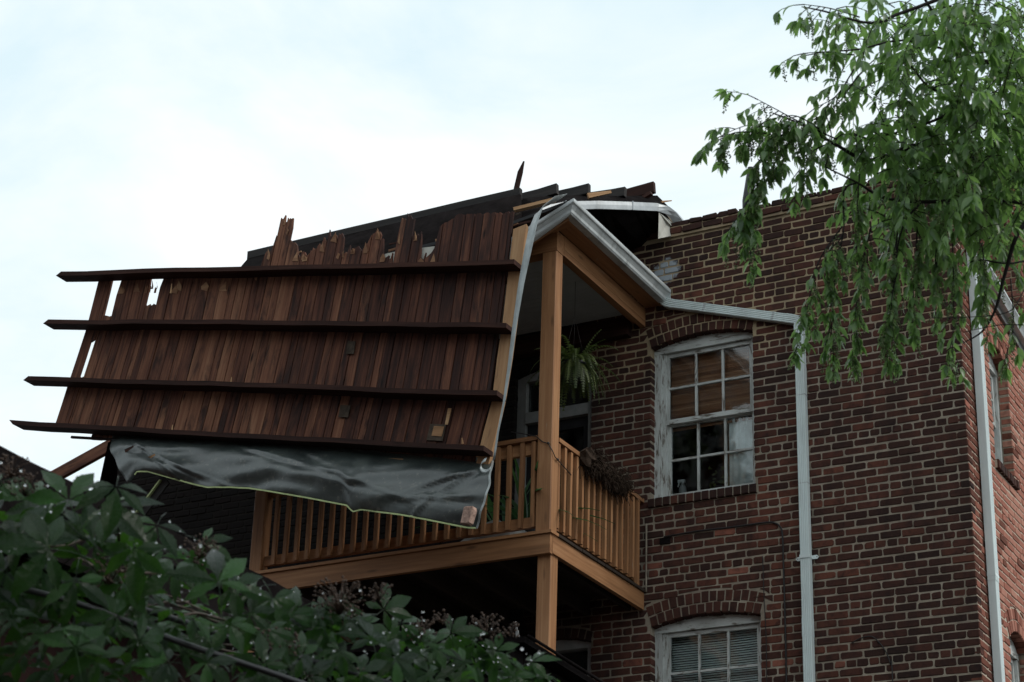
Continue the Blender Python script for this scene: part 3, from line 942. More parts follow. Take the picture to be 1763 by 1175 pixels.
# ---- sash windows
def arched_head(mb, o, y0, y1, zb, xf, x0, x1, n=10):
    tops = [V3((lerp(x0, x1, i / n), y0, o.inner_z(lerp(o.x0, o.x1, i / n)) + 0.012)) for i in range(n + 1)]
    poly = [V3((x0, y0, zb))] + tops + [V3((x1, y0, zb))]
    k = V3((rr(0, 9), 0, 0))
    gr = [V3((p.x, p.z, 0)) + k for p in poly]
    mb.prism([xf(p) for p in poly], xf(V3((0, y1 - y0, 0))) - xf(V3((0, 0, 0))), 0.5, gr + [])
def vbox(mb, xf, x0, x1, y0, y1, z0, z1, along='z'):
    t = MB().box(x0, x1, y0, y1, z0, z1, None, along)
    mb.add([xf(p) for p in t.v], t.f, t.t, t.g)
def sash_window(o, xf, mid, cols=3, depth=0.085, name='sash_window', label=None):
    yc = depth
    x0, x1, z0, z1 = o.x0 - 0.02, o.x1 + 0.02, o.z0, o.zs + 0.06
    cw = 0.085
    fr = MB()
    hz = o.zs - 0.035                         # underside of the head board
    vbox(fr, xf, x0, o.x0 + cw - 0.02, yc, yc + 0.09, z0 - 0.01, hz)
    vbox(fr, xf, o.x1 - cw + 0.045, x1, yc, yc + 0.09, z0 - 0.01, hz)
    vbox(fr, xf, o.x0 + cw - 0.02, o.x0 + cw + 0.02, yc + 0.022, yc + 0.09, z0, hz)
    arched_head(fr, o, yc - 0.004, yc + 0.09, hz, xf, x0, x1)
    vbox(fr, xf, o.x0 + cw - 0.02, o.x1 - cw + 0.045, yc + 0.01, yc + 0.09, z0 - 0.012, z0 + 0.022, 'x')
    f = fr.build(name, M['peel'], bld)
    if label: f['label'] = label
    sx0, sx1 = o.x0 + cw + 0.005, o.x1 - cw + 0.05
    def sash(nm, za, zb, y, botrail, toprail):
        s = MB()
        st = 0.042
        vbox(s, xf, sx0, sx0 + st, y, y + 0.036, za, zb)
        vbox(s, xf, sx1 - st, sx1, y, y + 0.036, za, zb)
        vbox(s, xf, sx0 + st, sx1 - st, y, y + 0.036, za, za + botrail, 'x')
        vbox(s, xf, sx0 + st, sx1 - st, y, y + 0.036, zb - toprail, zb, 'x')
        ix0, ix1, iz0, iz1 = sx0 + st, sx1 - st, za + botrail, zb - toprail
        mw = 0.021
        cwid = (ix1 - ix0) / cols
        zc = (iz0 + iz1) / 2
        for i in range(1, cols):
            vbox(s, xf, ix0 + cwid * i - mw / 2, ix0 + cwid * i + mw / 2, y + 0.004, y + 0.032, iz0, iz1)
        for i in range(cols):
            a = ix0 + cwid * i + (mw / 2 if i else 0)
            b = ix0 + cwid * (i + 1) - (mw / 2 if i < cols - 1 else 0)
            vbox(s, xf, a, b, y + 0.004, y + 0.032, zc - mw / 2, zc + mw / 2, 'x')
        s.build(nm, M['peel'], f)
        for i in range(cols):
            for j in range(2):
                a = ix0 + cwid * i + (mw / 2 if i else 0)
                b = ix0 + cwid * (i + 1) - (mw / 2 if i < cols - 1 else 0)
                c = iz0 if j == 0 else zc + mw / 2
                d = zc - mw / 2 if j == 0 else iz1
                e = rr(-0.002, 0.002)
                p = MB()
                vs = [V3((a - .004, y + 0.018 + e, c - .004)), V3((b + .004, y + 0.018 - e, c - .004)), V3((b + .004, y + 0.019 - e, d + .004)), V3((a - .004, y + 0.017 + e, d + .004))]
                p.prism([xf(q) for q in vs], xf(V3((0, 0.003, 0))) - xf(V3((0, 0, 0))))
                p.build('pane', M['glass'], f)
    sash('upper_sash', mid, hz - 0.004, yc + 0.030, 0.045, 0.035)
    sash('lower_sash', z0 + 0.024, mid + 0.03, yc + 0.070, 0.055, 0.04)
    return f
idx = lambda p: p
sash_window(win1, idx, 8.62)
sash_window(win2, idx, 5.93)
sash_window(swin1, side_x, 8.62, 2, 0.10, 'side_window')
sash_window(swin2, side_x, 5.97, 2, 0.10, 'side_window')

# ---- the porch doors
def porch_door(o, nm, lint_z):
    d = MB()
    vbox(d, idx, o.x0 - 0.0, o.x0 + 0.09, 0.06, 0.16, o.z0, o.zs)
    vbox(d, idx, o.x1 - 0.06, o.x1, 0.06, 0.16, o.z0, o.zs)
    arched_head(d, o, 0.058, 0.16, o.zs - 0.03, idx, o.x0, o.x1)
    vbox(d, idx, o.x0 + 0.09, o.x1 - 0.06, 0.05, 0.16, lint_z - 0.06, lint_z + 0.05, 'x')
    f = d.build(nm, M['white'], bld)
    g2 = MB()
    g2.prism([V3((o.x0 + 0.09, 0.12, lint_z + 0.05)), V3((o.x1 - 0.06, 0.12, lint_z + 0.05)), V3((o.x1 - 0.06, 0.12, o.zs - 0.03)), V3((o.x0 + 0.09, 0.12, o.zs - 0.03))], (0, 0.004, 0))
    g2.build('transom_pane', M['glass'], f)
    s = MB()
    vbox(s, idx, o.x0 + 0.09, o.x0 + 0.19, 0.11, 0.15, o.z0, lint_z - 0.06)
    vbox(s, idx, o.x1 - 0.13, o.x1 - 0.06, 0.11, 0.15, o.z0, lint_z - 0.06)
    vbox(s, idx, o.x0 + 0.19, o.x1 - 0.13, 0.11, 0.15, o.z0, o.z0 + 0.6, 'x')
    vbox(s, idx, o.x0 + 0.19, o.x1 - 0.13, 0.11, 0.15, lint_z - 0.16, lint_z - 0.06, 'x')
    s.build('door_leaf', M['dark'], f)
    g3 = MB()
    g3.prism([V3((o.x0 + 0.19, 0.125, o.z0 + 0.6)), V3((o.x1 - 0.13, 0.125, o.z0 + 0.6)), V3((o.x1 - 0.13, 0.125, lint_z - 0.16)), V3((o.x0 + 0.19, 0.125, lint_z - 0.16))], (0, 0.004, 0))
    g3.build('door_pane', M['glass'], f)
porch_door(door1, 'porch_door', 8.90)
porch_door(door2, 'porch_door', 6.22)

# ---- sloping eave, soffit and gutter of the side wall
mb = MB()
def sidept(x, y, dz=0.0):
    return V3((x, y, side_top(y) + dz))
y0, y1 = 0.40, 6.0
fr = [sidept(0.004, y0, 0.0), sidept(0.035, y0, 0.0), sidept(0.035, y1, 0.0), sidept(0.004, y1, 0.0)]
mb.prism(fr, (0, 0, 0.02))
mb.build('soffit', M['ceiling'], bld)
mb = MB().beam(sidept(0.016, y0, -0.03), sidept(0.016, y1, -0.03), 0.022, 0.055)
mb.build('frieze_board', M['white'], bld)
GUT = [(0.0, 0.0), (0.0, -0.105), (0.06, -0.105), (0.075, -0.075), (0.10, -0.035), (0.105, -0.03), (0.105, 0.0), (0.092, 0.0), (0.09, -0.02), (0.06, -0.07), (0.012, -0.08), (0.012, 0.0)]
mb = MB().sweep([sidept(0.036, y0, 0.085), sidept(0.036, y1, 0.085)], [(a * 0.8, b * 0.75) for a, b in GUT])
mb.build('eave_gutter', M['gutter'], bld)
mb = MB().prism([sidept(-1.9, y0, 0.22), sidept(0.034, y0, 0.062), sidept(0.034, y1, 0.062), sidept(-1.9, y1, 0.22)], (0, 0, 0.03))
mb.build('side_roof', M['roofing'], bld)

# ---- chimney standing on the roof behind
ch = thing('brick_chimney', (-0.5, 2.8, 9.55), 'bright red brick chimney on the roof behind the sloping white gutter', 'chimney')
cm, cb = MB(), MB()
CX0, CX1, CY0, CY1, CZ0, CZ1 = -0.95, -0.075, 2.5, 3.1, 9.55, 12.0
cm.box(CX0 + .006, CX1 - .006, CY0 + .006, CY1 - .006, CZ0, CZ1)
cm.build('mortar_core', M['mortar'], ch)
cvar = []
for k in range(int((CZ1 - CZ0) / COURSE)):
    zc = CZ0 + (k + 0.5) * COURSE
    for face in (0, 1):
        ln = (CX1 - CX0) if face == 0 else (CY1 - CY0)
        x = ln + (BL + JT) / 2 * (k % 2)
        while x > 0.02:
            hi, lo = min(x, ln), max(x - BL - JT, 0)
            x -= BL + JT
            if hi - lo < 0.04: continue
            vs, fs = brick_verts(hi - lo - JT, BH, 0.05)
            c = V3(((lo + hi) / 2, 0, zc))
            if face == 0: vv = [p + c + V3((CX0, CY0 - .001, 0)) for p in vs]
            else: vv = [side_x(p + c) + V3((CX1 + .001, CY0, 0)) for p in vs]
            t_ = MB().add(vv, fs, rr(0.78, 0.97) if R.random() > 0.15 else rr(0.5, 0.75))
            if face == 0 and zc < 11.0: t_.build('brick', M['brick'], ch)
            else: cb.add(t_.v, t_.f, t_.t, t_.g)
tag(cb.build('brickwork', M['brick'], ch), kind='stuff')

# dark vent pipe on the roof, seen through the leaves
p0 = onY(1285, 345, 1.2); p1 = onY(1294, 290, 1.2)
vp = MB()
vp.tube([V3((p0.x, 1.2, 9.9)), p0, p1], 0.042, 10)
tag(vp.build('vent_pipe', M['pot'], None, (p0.x, 1.2, 9.9)), 'dark vent pipe rising from the roof behind the left tree spray', 'pipe')

# ================================================================== DOWNSPOUTS
def ribbed(w, d, n=5):
    """rectangular downspout with ribs on its front, profile in (sideways, out)"""
    pr = [(-w / 2, 0.0), (-w / 2, d - 0.004)]
    for i in range(n):
        a = -w / 2 + w * (i + 0.15) / n
        b = -w / 2 + w * (i + 0.85) / n
        pr += [(a, d - 0.006), (a + 0.003, d), (b - 0.003, d), (b, d - 0.006)]
    pr += [(w / 2, d - 0.004), (w / 2, 0.0)]
    return pr
ds = thing('downspout', (-1.44, -0.05, 0), 'pale ribbed downspout running down the wall right of the sash windows', 'downspout')
PR = ribbed(0.083, 0.062)
mb = MB().sweep([V3((-1.442, -0.012, 0.2)), V3((-1.442, -0.012, 6.54)), V3((-1.442, -0.012, 9.27))], PR, ups=(0, -1, 0))
mb.build('down_pipe', M['downspout'], ds)
mb = MB().sweep([V3((-1.442, -0.010, 6.44)), V3((-1.442, -0.010, 6.60))], [(a * 1.04, b * 1.06) for a, b in PR], ups=(0, -1, 0))
mb.build('pipe_joint', M['downspout'], ds)
A = onY(1152, 523, -0.05); B = onY(1362, 550, -0.05)
A = V3((A.x, -0.012, A.z)); B = V3((B.x, -0.012, B.z))
mb = MB().sweep([A, B], PR, ups=(0, -1, 0))
mb.build('slanting_pipe', M['downspout'], ds)
mb = MB().sweep([B + (A - B).normalized() * 0.05, B, V3((-1.452, -0.012, B.z - 0.025)), V3((-1.443, -0.012, B.z - 0.07)), V3((-1.442, -0.012, B.z - 0.12))], [(a * 1.05, b * 1.05) for a, b in PR], ups=(0, -1, 0))
mb.build('lower_elbow', M['downspout'], ds)
o0 = V3((-2.755, -0.10, 9.775))
A2 = A + (B - A).normalized() * 0.03
c1 = V3((A2.x - 0.085, -0.018, A2.z + 0.024))
bz = []
for k in range(9):
    f = k / 8
    q0, q1, q2 = V3((c1.x - 0.005, -0.045, c1.z + 0.085)), V3((c1.x - 0.01, -0.03, c1.z - 0.005)), A2
    bz.append(q0 * (1 - f) ** 2 + q1 * 2 * f * (1 - f) + q2 * f * f)
mb = MB().sweep([bz[0] + V3((0, -0.004, 0.06))] + bz, [(a * 1.04, b * 1.04) for a, b in PR], ups=(0, -1, 0))
mb.build('upper_elbow', M['downspout'], ds)
zb = 7.14
mb = MB()
mb.box(-1.487, -1.397, -0.079, -0.0755, zb - 0.016, zb + 0.016)
for sx in (-1, 1):
    x0 = -1.442 + sx * 0.043
    mb.prism([V3((x0, -0.014, zb - 0.016)), V3((x0 + sx * 0.045, -0.014, zb - 0.018)), V3((x0 + sx * 0.062, -0.014, zb)), V3((x0 + sx * 0.045, -0.014, zb + 0.018)), V3((x0, -0.014, zb + 0.016))], (0, 0.006, 0))
    mb.box(x0 - 0.0015 + sx * 0.002, x0 + 0.0015 + sx * 0.002, -0.077, -0.012, zb - 0.016, zb + 0.016)
mb.build('wall_strap', M['downspout'], ds)
for sx in (-1, 1):
    MB().box(-1.442 + sx * 0.088 - 0.003, -1.442 + sx * 0.088 + 0.003, -0.017, -0.0135, zb - 0.003, zb + 0.003).build('screw', M['joist'], ds)

for f in (0.30, 0.86):
    p = lerp(A, B, f)
    dd_ = (B - A).normalized()
    MB().sweep([p - dd_ * 0.012, p + dd_ * 0.012], [(a * 1.07, b * 1.06) for a, b in PR], ups=(0, -1, 0)).build('pipe_band', M['gutter'], ds)
for zz in (8.62, 7.80):
    MB().sweep([V3((-1.442, -0.011, zz - 0.004)), V3((-1.442, -0.011, zz + 0.004))], [(a * 1.05, b * 1.03) for a, b in PR], ups=(0, -1, 0)).build('pipe_seam', M['gutter'], ds)
ds2 = thing('downspout', (0.04, 0.34, 0), 'white square downspout on the building corner beside the narrow side window', 'downspout')
e = [onX(1671 + (1699 - 1671) * k / 475 * (y - 600) / (475 / 475), 600, 0.01) for k, y in ((0, 600),)]
YD = 0.335
for z0, z1, nm in ((0.2, 6.99, 'down_pipe'), (6.85, 10.05, 'down_pipe')):
    gsc = 1.0 if z0 < 1 else 1.06
    mb = MB().sweep([V3((0.012, YD, z0)), V3((0.012, YD, z1))], [(a * gsc, b * gsc) for a, b in ribbed(0.095, 0.066, 4)], ups=(1, 0, 0))
    mb.build(nm, M['downspout'], ds2)
for zb in (6.9, 9.1):
    MB().box(0.01, 0.082, YD - 0.053, YD + 0.053, zb - 0.012, zb + 0.012).build('pipe_band', M['downspout'], ds2)

# ================================================================== THE WOODEN BALCONY
bal = thing('wooden_balcony', (-4.45, -0.9, 0), 'orange brown wooden balcony with railing, corner post and roof overhang', 'balcony')
XL, XR, YF = -5.97, -2.972, -1.793
def part(mb, nm, mat='stain', parent=bal, lab=None):
    o = mb.build(nm, M[mat], parent)
    if lab: o['label'] = lab
    return o
part(MB().box(XL, XR - 0.002, YF, YF + 0.045, 6.850, 7.012), 'front_beam')
part(MB().box(XR - 0.045, XR, YF + 0.047, -0.004, 6.860, 7.016, None, 'y'), 'side_beam')
part(MB().box(XL, XL + 0.045, YF + 0.047, -0.004, 6.860, 7.010, None, 'y'), 'side_beam')
# deck boards (their nosing shows above the beams)
part(MB().box(XL - 0.01, XR + 0.018, YF - 0.022, YF + 0.115, 7.016, 7.042), 'deck_board')
y = YF + 0.12
while y < -0.02:
    y2 = min(y + 0.138, -0.006)
    part(MB().box(XL - 0.01, XR + 0.018 + rr(-.003, .003), y, y2, 7.016 + rr(0, .0015), 7.042), 'deck_board', 'under')
    y += 0.143
x = XL + 0.4
while x < XR - 0.1:
    part(MB().box(x, x + 0.04, YF + 0.048, -0.01, 6.87, 7.013, None, 'y'), 'floor_joist', 'under')
    x += 0.406
# corner post and others
def post(x0, x1, y0, y1, z0, z1, nm='post'):
    mb = MB().beam(((x0 + x1) / 2, (y0 + y1) / 2, z0), ((x0 + x1) / 2, (y0 + y1) / 2, z1), x1 - x0, y1 - y0, up=(0, 1, 0), bev=0.006)
    return part(mb, nm)
post(-3.116, -2.979, YF + 0.002, -1.668, 7.043, 9.575)
post(-5.955, -5.835, YF + 0.002, -1.675, 7.043, 9.60)
post(-3.118, -2.992, -1.735, -1.61, 0.0, 6.86)
post(-5.95, -5.83, -1.735, -1.61, 0.0, 6.86)
# head beams, ceiling, soffit
part(MB().box(XL, XR - 0.002, YF, YF + 0.13, 9.578, 9.765), 'head_beam')
part(MB().box(XR - 0.13, XR, YF + 0.133, -0.004, 9.640, 9.768, None, 'y'), 'head_beam')
part(MB().box(XR - 0.052, XR - 0.001, YF + 0.133, -0.004, 9.582, 9.638, None, 'y'), 'head_beam')
part(MB().box(XL, XR - 0.14, -0.10, -0.006, 9.50, 9.68), 'wall_header', 'joist')
y = YF + 0.135
while y < -0.12:
    part(MB().box(XL, XR - 0.134, y, y + 0.079, 9.70 + rr(0, .0015), 9.714), 'ceiling_board', 'ceiling')
    y += 0.082
part(MB().box(XR + 0.003, -2.832, -1.9, -0.006, 9.772, 9.786, None, 'y'), 'soffit', 'stain')
part(MB().box(-2.830, -2.806, -1.95, -0.006, 9.765, 9.90, None, 'y'), 'fascia', 'stain')
part(MB().beam((-2.81, -1.955, 9.815), (-3.32, -1.985, 9.55), 0.024, 0.13), 'fascia', 'stain')
part(MB().prism([V3((-2.832, -1.94, 9.773)), V3((-3.30, -1.96, 9.64)), V3((-3.30, YF - 0.003, 9.70)), V3((-2.832, YF - 0.003, 9.774))], (0, 0, 0.014)), 'soffit', 'stain')
part(MB().prism([V3((-2.80, -1.96, 9.905)), V3((-3.4, -1.98, 9.80)), V3((-5.9, -1.75, 9.86)), V3((-5.9, 0.0, 10.0)), V3((-2.80, -0.006, 9.985))], (0, 0, 0.03)), 'porch_roof', 'roofing')
# gutters: side run and the wrenched front piece
GO = [(-0.012, 0.0), (-0.012, -0.115), (0.055, -0.115), (0.068, -0.10), (0.072, -0.075), (0.095, -0.04), (0.108, -0.034), (0.112, -0.024), (0.112, 0.0), (0.098, 0.0), (0.097, -0.018), (0.085, -0.03), (0.05, -0.085), (0.0, -0.09), (0.0, 0.0)]
corner = V3((-2.792, -1.955, 9.884))
def run(p0, f0, p1, f1, n):
    v = [p0 + f0(a, b) for a, b in GO] + [p1 + f1(a, b) for a, b in GO]
    return MB().add(v, [(j, (j + 1) % n, n + (j + 1) % n, n + j) for j in range(n)] + [tuple(range(n))[::-1], tuple(range(n, 2 * n))])
mit = lambda a, b: V3((a, -a, b))
gt = part(run(corner, mit, V3((-2.792, -0.075, 9.880)), lambda a, b: V3((a, 0, b)), len(GO)), 'gutter', 'gutter')
gt2 = part(run(V3((-3.36, -2.00, 9.565)), lambda a, b: V3((0, -a, b)), corner + V3((-0.001, -0.001, 0)), mit, len(GO)), 'gutter', 'gutter', lab='wrenched front gutter sloping down to the left')
mb = MB().box(-2.80, -2.684, -0.075, -0.070, 9.768, 9.884)
mb.build('end_cap', M['gutter'], gt)
for yy in (-1.6, -1.0, -0.4):
    MB().box(-2.795, -2.69, yy, yy + 0.02, 9.884, 9.888).build('hanger', M['gutter'], gt)

# ---- railing
def baluster(x, y, front):
    z0, z1 = 7.105 + rr(-.006, .006), 7.845 + rr(-.004, .004)
    mb = MB()
    w = 0.036
    t_ = rr(-0.006, 0.006)
    if front: mb.beam((x, y, z0), (x + t_, y, z1), w, 0.034, up=(0, 1, 0), skew=0.25)
    else: mb.beam((x, y, z0), (x, y + t_, z1), 0.034, w, up=(0, 1, 0))
    part(mb, 'baluster')
k = 0
x = -3.152
while x > -5.80:
    baluster(x, YF + 0.030, True)
    x -= 0.1165
y = -1.640
while y > -5 and y < -0.10:
    baluster(XR - 0.028, y, False)
    y += 0.1105
part(MB().box(-5.83, -3.12, YF + 0.004, YF + 0.09, 7.853, 7.890), 'top_rail')
part(MB().box(-5.83, -3.12, YF + 0.050, YF + 0.088, 7.745, 7.850), 'sub_rail')
part(MB().box(-5.83, -3.12, YF + 0.050, YF + 0.088, 7.105, 7.195), 'bottom_rail')
part(MB().box(XR - 0.088, XR - 0.002, -1.664, -0.005, 7.853, 7.890, None, 'y'), 'top_rail')
part(MB().box(XR - 0.086, XR - 0.048, -1.664, -0.005, 7.745, 7.850, None, 'y'), 'sub_rail')
part(MB().box(XR - 0.086, XR - 0.048, -1.664, -0.005, 7.105, 7.195, None, 'y'), 'bottom_rail')
part(MB().box(XR - 0.04, XR - 0.004, -0.135, -0.095, 7.06, 7.85, None, 'z'), 'wall_post')
# grey mortar / old gutter line where the railing meets the wall
mb = MB()
mb.tube([V3((-2.948, -0.014, 7.02 + i * 0.09)) for i in range(8)], 0.009, 5)
mb.build('caulk_line', M['mortar'], bld)

# ================================================================== THE TORN ROOF PANEL
YJ = -2.36
jl = [onY(22, 729, YJ - 0.05), onY(46, 653, YJ - 0.05), onY(80, 556, YJ - 0.05), onY(103, 475, YJ - 0.05)]
jr = [onY(838, 777, YJ), onY(860, 681, YJ), onY(875, 563, YJ), onY(888, 454, YJ)]
panel = thing('torn_roof_panel', (-5.8, -2.25, 7.2), 'torn-off section of dark plank roof deck hanging askew over the balcony', 'roof panel')
def onpanel(u, t, dy=0.0):
    i = min(2, max(0, int(math.floor(t))))
    f = t - i
    a = lerp(jl[i], jr[i], u)
    b = lerp(jl[i + 1], jr[i + 1], u)
    p = lerp(a, b, f)
    sag = 0.012 * math.sin(u * 5 + t)
    return p + V3((0, dy + sag, 0))
for i in range(4):
    n = 14
    path = [onpanel(k / n, i, 0.036) for k in range(n + 1)]
    d = (jr[i] - jl[i]).normalized()
    mb = MB()
    for k in range(1):
        vs, gr = [], []
        off = V3((rr(0, 20), rr(0, 20), 0))
        hh, dd = 0.0215, 0.078
        for kk, p in enumerate(path):
            wv = rr(-0.005, 0.005) + 0.010 * mnoise.noise(V3((kk * 0.4, i * 3.0, 1)))
            e = (0.02 if kk == 0 else 0)
            for (yy, zz) in ((-dd, -hh), (dd, -hh), (dd, hh), (-dd, hh)):
                cut = d * (0.045 * (1 if zz > 0 else -0.3) if kk == 0 else 0) if i else d * (0.04 * (1 if zz < 0 else -0.3) if kk == 0 else 0)
                vs.append(p + V3((0, yy, zz + wv)) + cut)
                gr.append(V3((kk * 0.36, yy, zz)) + off)
        fs = [(a * 4 + j, a * 4 + (j + 1) % 4, a * 4 + 4 + (j + 1) % 4, a * 4 + 4 + j) for a in range(n) for j in range(4)]
        fs += [(3, 2, 1, 0), tuple(n * 4 + j for j in range(4))]
        mb.add(vs, fs, rr(0.3, 0.7), gr)
    part(mb, 'joist', 'joist', panel)

# tops of the boards above the first joist, by position along it (photo x) : height of the broken end (photo y)
TOPS = [(170, 470), (189, 470), (190, 545), (204, 545), (206, 477), (264, 477), (265, 527), (284, 525), (286, 474), (455, 474), (462, 440), (474, 432), (475, 381), (499, 379),
        (501, 424), (517, 421), (519, 442), (541, 436), (543, 430), (556, 432), (558, 412), (571, 411), (573, 409), (592, 407), (594, 440), (608, 436),
        (610, 430), (624, 428), (626, 436), (640, 405), (650, 400), (652, 407), (661, 407), (662, 450), (681, 450), (682, 378), (705, 376), (706, 408), (722, 404),
        (723, 452), (735, 446), (747, 424), (748, 392), (770, 376), (774, 372), (885, 366)]
def top_at(px):
    for (a, ya), (b, yb) in zip(TOPS, TOPS[1:]):
        if a <= px <= b: return lerp(ya, yb, (px - a) / max(1, b - a))
    return 470
def t_of(u, ypx):
    """panel parameter t at which the board point projects to photo height ypx"""
    lo, hi = -1.0, 5.0
    for _ in range(24):
        m_ = (lo + hi) / 2
        if proj(onpanel(u, m_, 0.14))[1] > ypx: lo = m_
        else: hi = m_
    return lo
edges = [0.076]
while edges[-1] < 0.962:
    edges.append(edges[-1] + rr(0.0125, 0.0265))
edges[-1] = 0.968
forced = [0.0975, 0.1065, (190 - 103) / 785., (204.5 - 103) / 785., (265 - 103) / 785., (284.5 - 103) / 785., (475 - 103) / 785., (500 - 103) / 785., (681 - 103) / 785., (705.5 - 103) / 785.]
edges = sorted([e for e in edges if all(abs(e - f) > 0.009 for f in forced) and not 0.09 < e < 0.13] + forced)
BT = 0.020
for a, b in zip(edges, edges[1:]):
    g_ = 0.0007
    a += g_; b -= g_
    px = 103 + 785 * (a + b) / 2
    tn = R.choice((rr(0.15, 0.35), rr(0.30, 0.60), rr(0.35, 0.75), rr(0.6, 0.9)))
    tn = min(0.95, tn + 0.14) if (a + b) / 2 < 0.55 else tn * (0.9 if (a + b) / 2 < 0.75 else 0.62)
    dy = 0.125 + rr(-0.004, 0.004)
    b0 = -0.13 + rr(-0.05, 0.03)
    if a < 0.16: b0 = -0.02
    nseg = 5
    def board(lo_t, tops, jagbot=0.0):
        """one plank from lo_t up to its jagged top (or a broken piece of it)"""
        mt = min(tops)
        ts = [lo_t + (t - lo_t if t > lo_t else 0) for t in (lo_t, 0.5, 1.0, 1.5, 2.0, 2.5) if t >= lo_t]
        ts = [t for t in ts if t < mt - 0.1] + [mt - 0.04]
        front = [onpanel(a, t, dy) for t in ts] + [onpanel(lerp(a, b, k / nseg), tops[k], dy) for k in range(nseg + 1)] + [onpanel(b, t + (jagbot if t == lo_t else 0), dy) for t in reversed(ts)]
        par = [(0, t) for t in ts] + [(k / nseg, tops[k]) for k in range(nseg + 1)] + [(1, t) for t in reversed(ts)]
        n, m_ = len(front), len(ts)
        back = [p + V3((0, BT, 0)) for p in front]
        wd_ = (front[0] - front[-1]).length
        off = V3((rr(0, 40), rr(0, 40), rr(0, 40)))
        gr = [V3((t * 0.55, s * wd_, 0)) + off for s, t in par]
        fs = [(i, i + 1, n - 2 - i, n - 1 - i) for i in range(m_ - 1)] + [tuple(range(m_ - 1, n - m_ + 1))]
        fs += [tuple(q + n for q in reversed(f)) for f in fs]
        fs += [(i, (i + 1) % n, (i + 1) % n + n, i + n) for i in range(n)]
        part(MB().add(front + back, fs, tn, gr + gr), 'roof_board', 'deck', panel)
    slope_ = rr(-13, 13) if 455 < px < 748 else rr(-2, 2)
    spike_ = (R.randrange(nseg + 1), rr(6, 16)) if 455 < px < 748 and R.random() < 0.4 else (-1, 0)
    tops = []
    for k in range(nseg + 1):
        y_ = top_at(103 + 785 * lerp(a, b, k / nseg))
        jag = 2.5 if px > 748 else (4.5 if px > 455 else 2.0)
        tops.append(t_of(lerp(a, b, k / nseg), y_ + rr(-jag, jag * 0.7) + slope_ * (k / nseg - 0.5) - (spike_[1] if k == spike_[0] else 0)))
    mt = min(tops)
    if 0.097 < (a + b) / 2 < 0.107:
        board(b0, [1.14 + rr(-.04, .05) for _ in tops])
        board(1.76, tops, 0.05)
    else:
        board(b0, tops)
    # raw, pale splinters at broken ends
    if 455 < px < 760 and R.random() < 0.9 or 205 < px < 455 and R.random() < 0.35:
        for q in range(R.choice((1, 1, 2))):
            u0 = lerp(a, b, rr(0.0, 0.55))
            u1 = u0 + (b - a) * rr(0.25, 0.7)
            t0 = (mt if px > 455 else 2.82) + rr(-0.14, -0.03)
            t1 = t0 + rr(0.07, 0.20)
            um = lerp(u0, u1, rr(0.2, 0.8))
            poly = [onpanel(u0, t0, dy - 0.004), onpanel(u1, t0 - rr(-.02, .05), dy - 0.006), onpanel(u1 + rr(-.003, .003), t0 + rr(0.03, 0.08), dy - 0.01), onpanel(um, t1, dy - rr(0.0, 0.03)), onpanel(u0 + rr(-.002, .004), t0 + rr(0.02, 0.09), dy - 0.008)]
            part(MB().prism(poly, (0, 0.003, 0)), 'splinter', 'torn', panel)
# raw edge timber at the right end
path = [onpanel(0.985, t, 0.130) for t in (-0.22, 0.4, 1, 1.6, 2.2, 2.8, 3.4, 3.70)]
vs, gr = [], []
for i, p in enumerate(path):
    for (xx, yy) in ((-0.062, -0.015), (0.058, -0.015), (0.058, 0.03), (-0.062, 0.03)):
        nick = 0.02 * (1 if xx > 0 else -1) if i == 2 else 0
        vs.append(p + V3((xx - nick * 0.5 + rr(-.004, .004), yy, rr(-0.02, 0.02) if i in (0, 7) else 0)))
        gr.append(V3((i * 0.34, xx, yy)) + V3((3, 7, 1)))
fs = [(a * 4 + j, a * 4 + (j + 1) % 4, a * 4 + 4 + (j + 1) % 4, a * 4 + 4 + j) for a in range(7) for j in range(4)] + [(3, 2, 1, 0), (28, 29, 30, 31)]
part(MB().add(vs, fs, 0.55, gr), 'edge_timber', 'raw', panel)
# lath strip under the lowest joist, patches and small remains on the boards
part(MB().beam(onpanel(0.13, -0.16, 0.09), onpanel(0.72, -0.13, 0.09), 0.02, 0.022), 'lath', 'joist', panel)
part(MB().beam(onpanel(0.55, -0.24, 0.085), onpanel(0.84, -0.20, 0.085), 0.012, 0.014), 'lath', 'raw', panel)
def patch(u0, u1, t0, t1, nm, mat, dy=0.108, th=0.008):
    q = [onpanel(u0, t0, dy), onpanel(u1, t0, dy), onpanel(u1 + rr(-.002, .002), t1, dy), onpanel(u0 + rr(-.002, .002), t1, dy)]
    part(MB().prism(q, (0, th, 0)), nm, mat, panel)
patch(0.677, 0.693, 1.62, 1.82, 'pale_patch', 'oldpatch')
patch(0.690, 0.709, 0.55, 0.78, 'pale_patch', 'oldpatch')
patch(0.872, 0.902, 0.20, 0.50, 'outlet_plate', 'oldpatch')
patch(0.880, 0.899, 0.28, 0.46, 'outlet_hole', 'raw', 0.103)
patch(0.90, 0.905, 0.50, 0.80, 'lath', 'raw', 0.104)
for u, t in ((0.36, 0.05), (0.985, 2.0), (0.95, 0.12), (0.46, 1.05), (0.275, 2.62)):
    p0 = onpanel(u, t, 0.04)
    part(MB().beam(p0, p0 + V3((rr(-.01, .01), 0, rr(0.05, 0.10))), 0.018, 0.008, up=(0, 1, 0), taper=0.4), 'splinter', 'raw', panel)
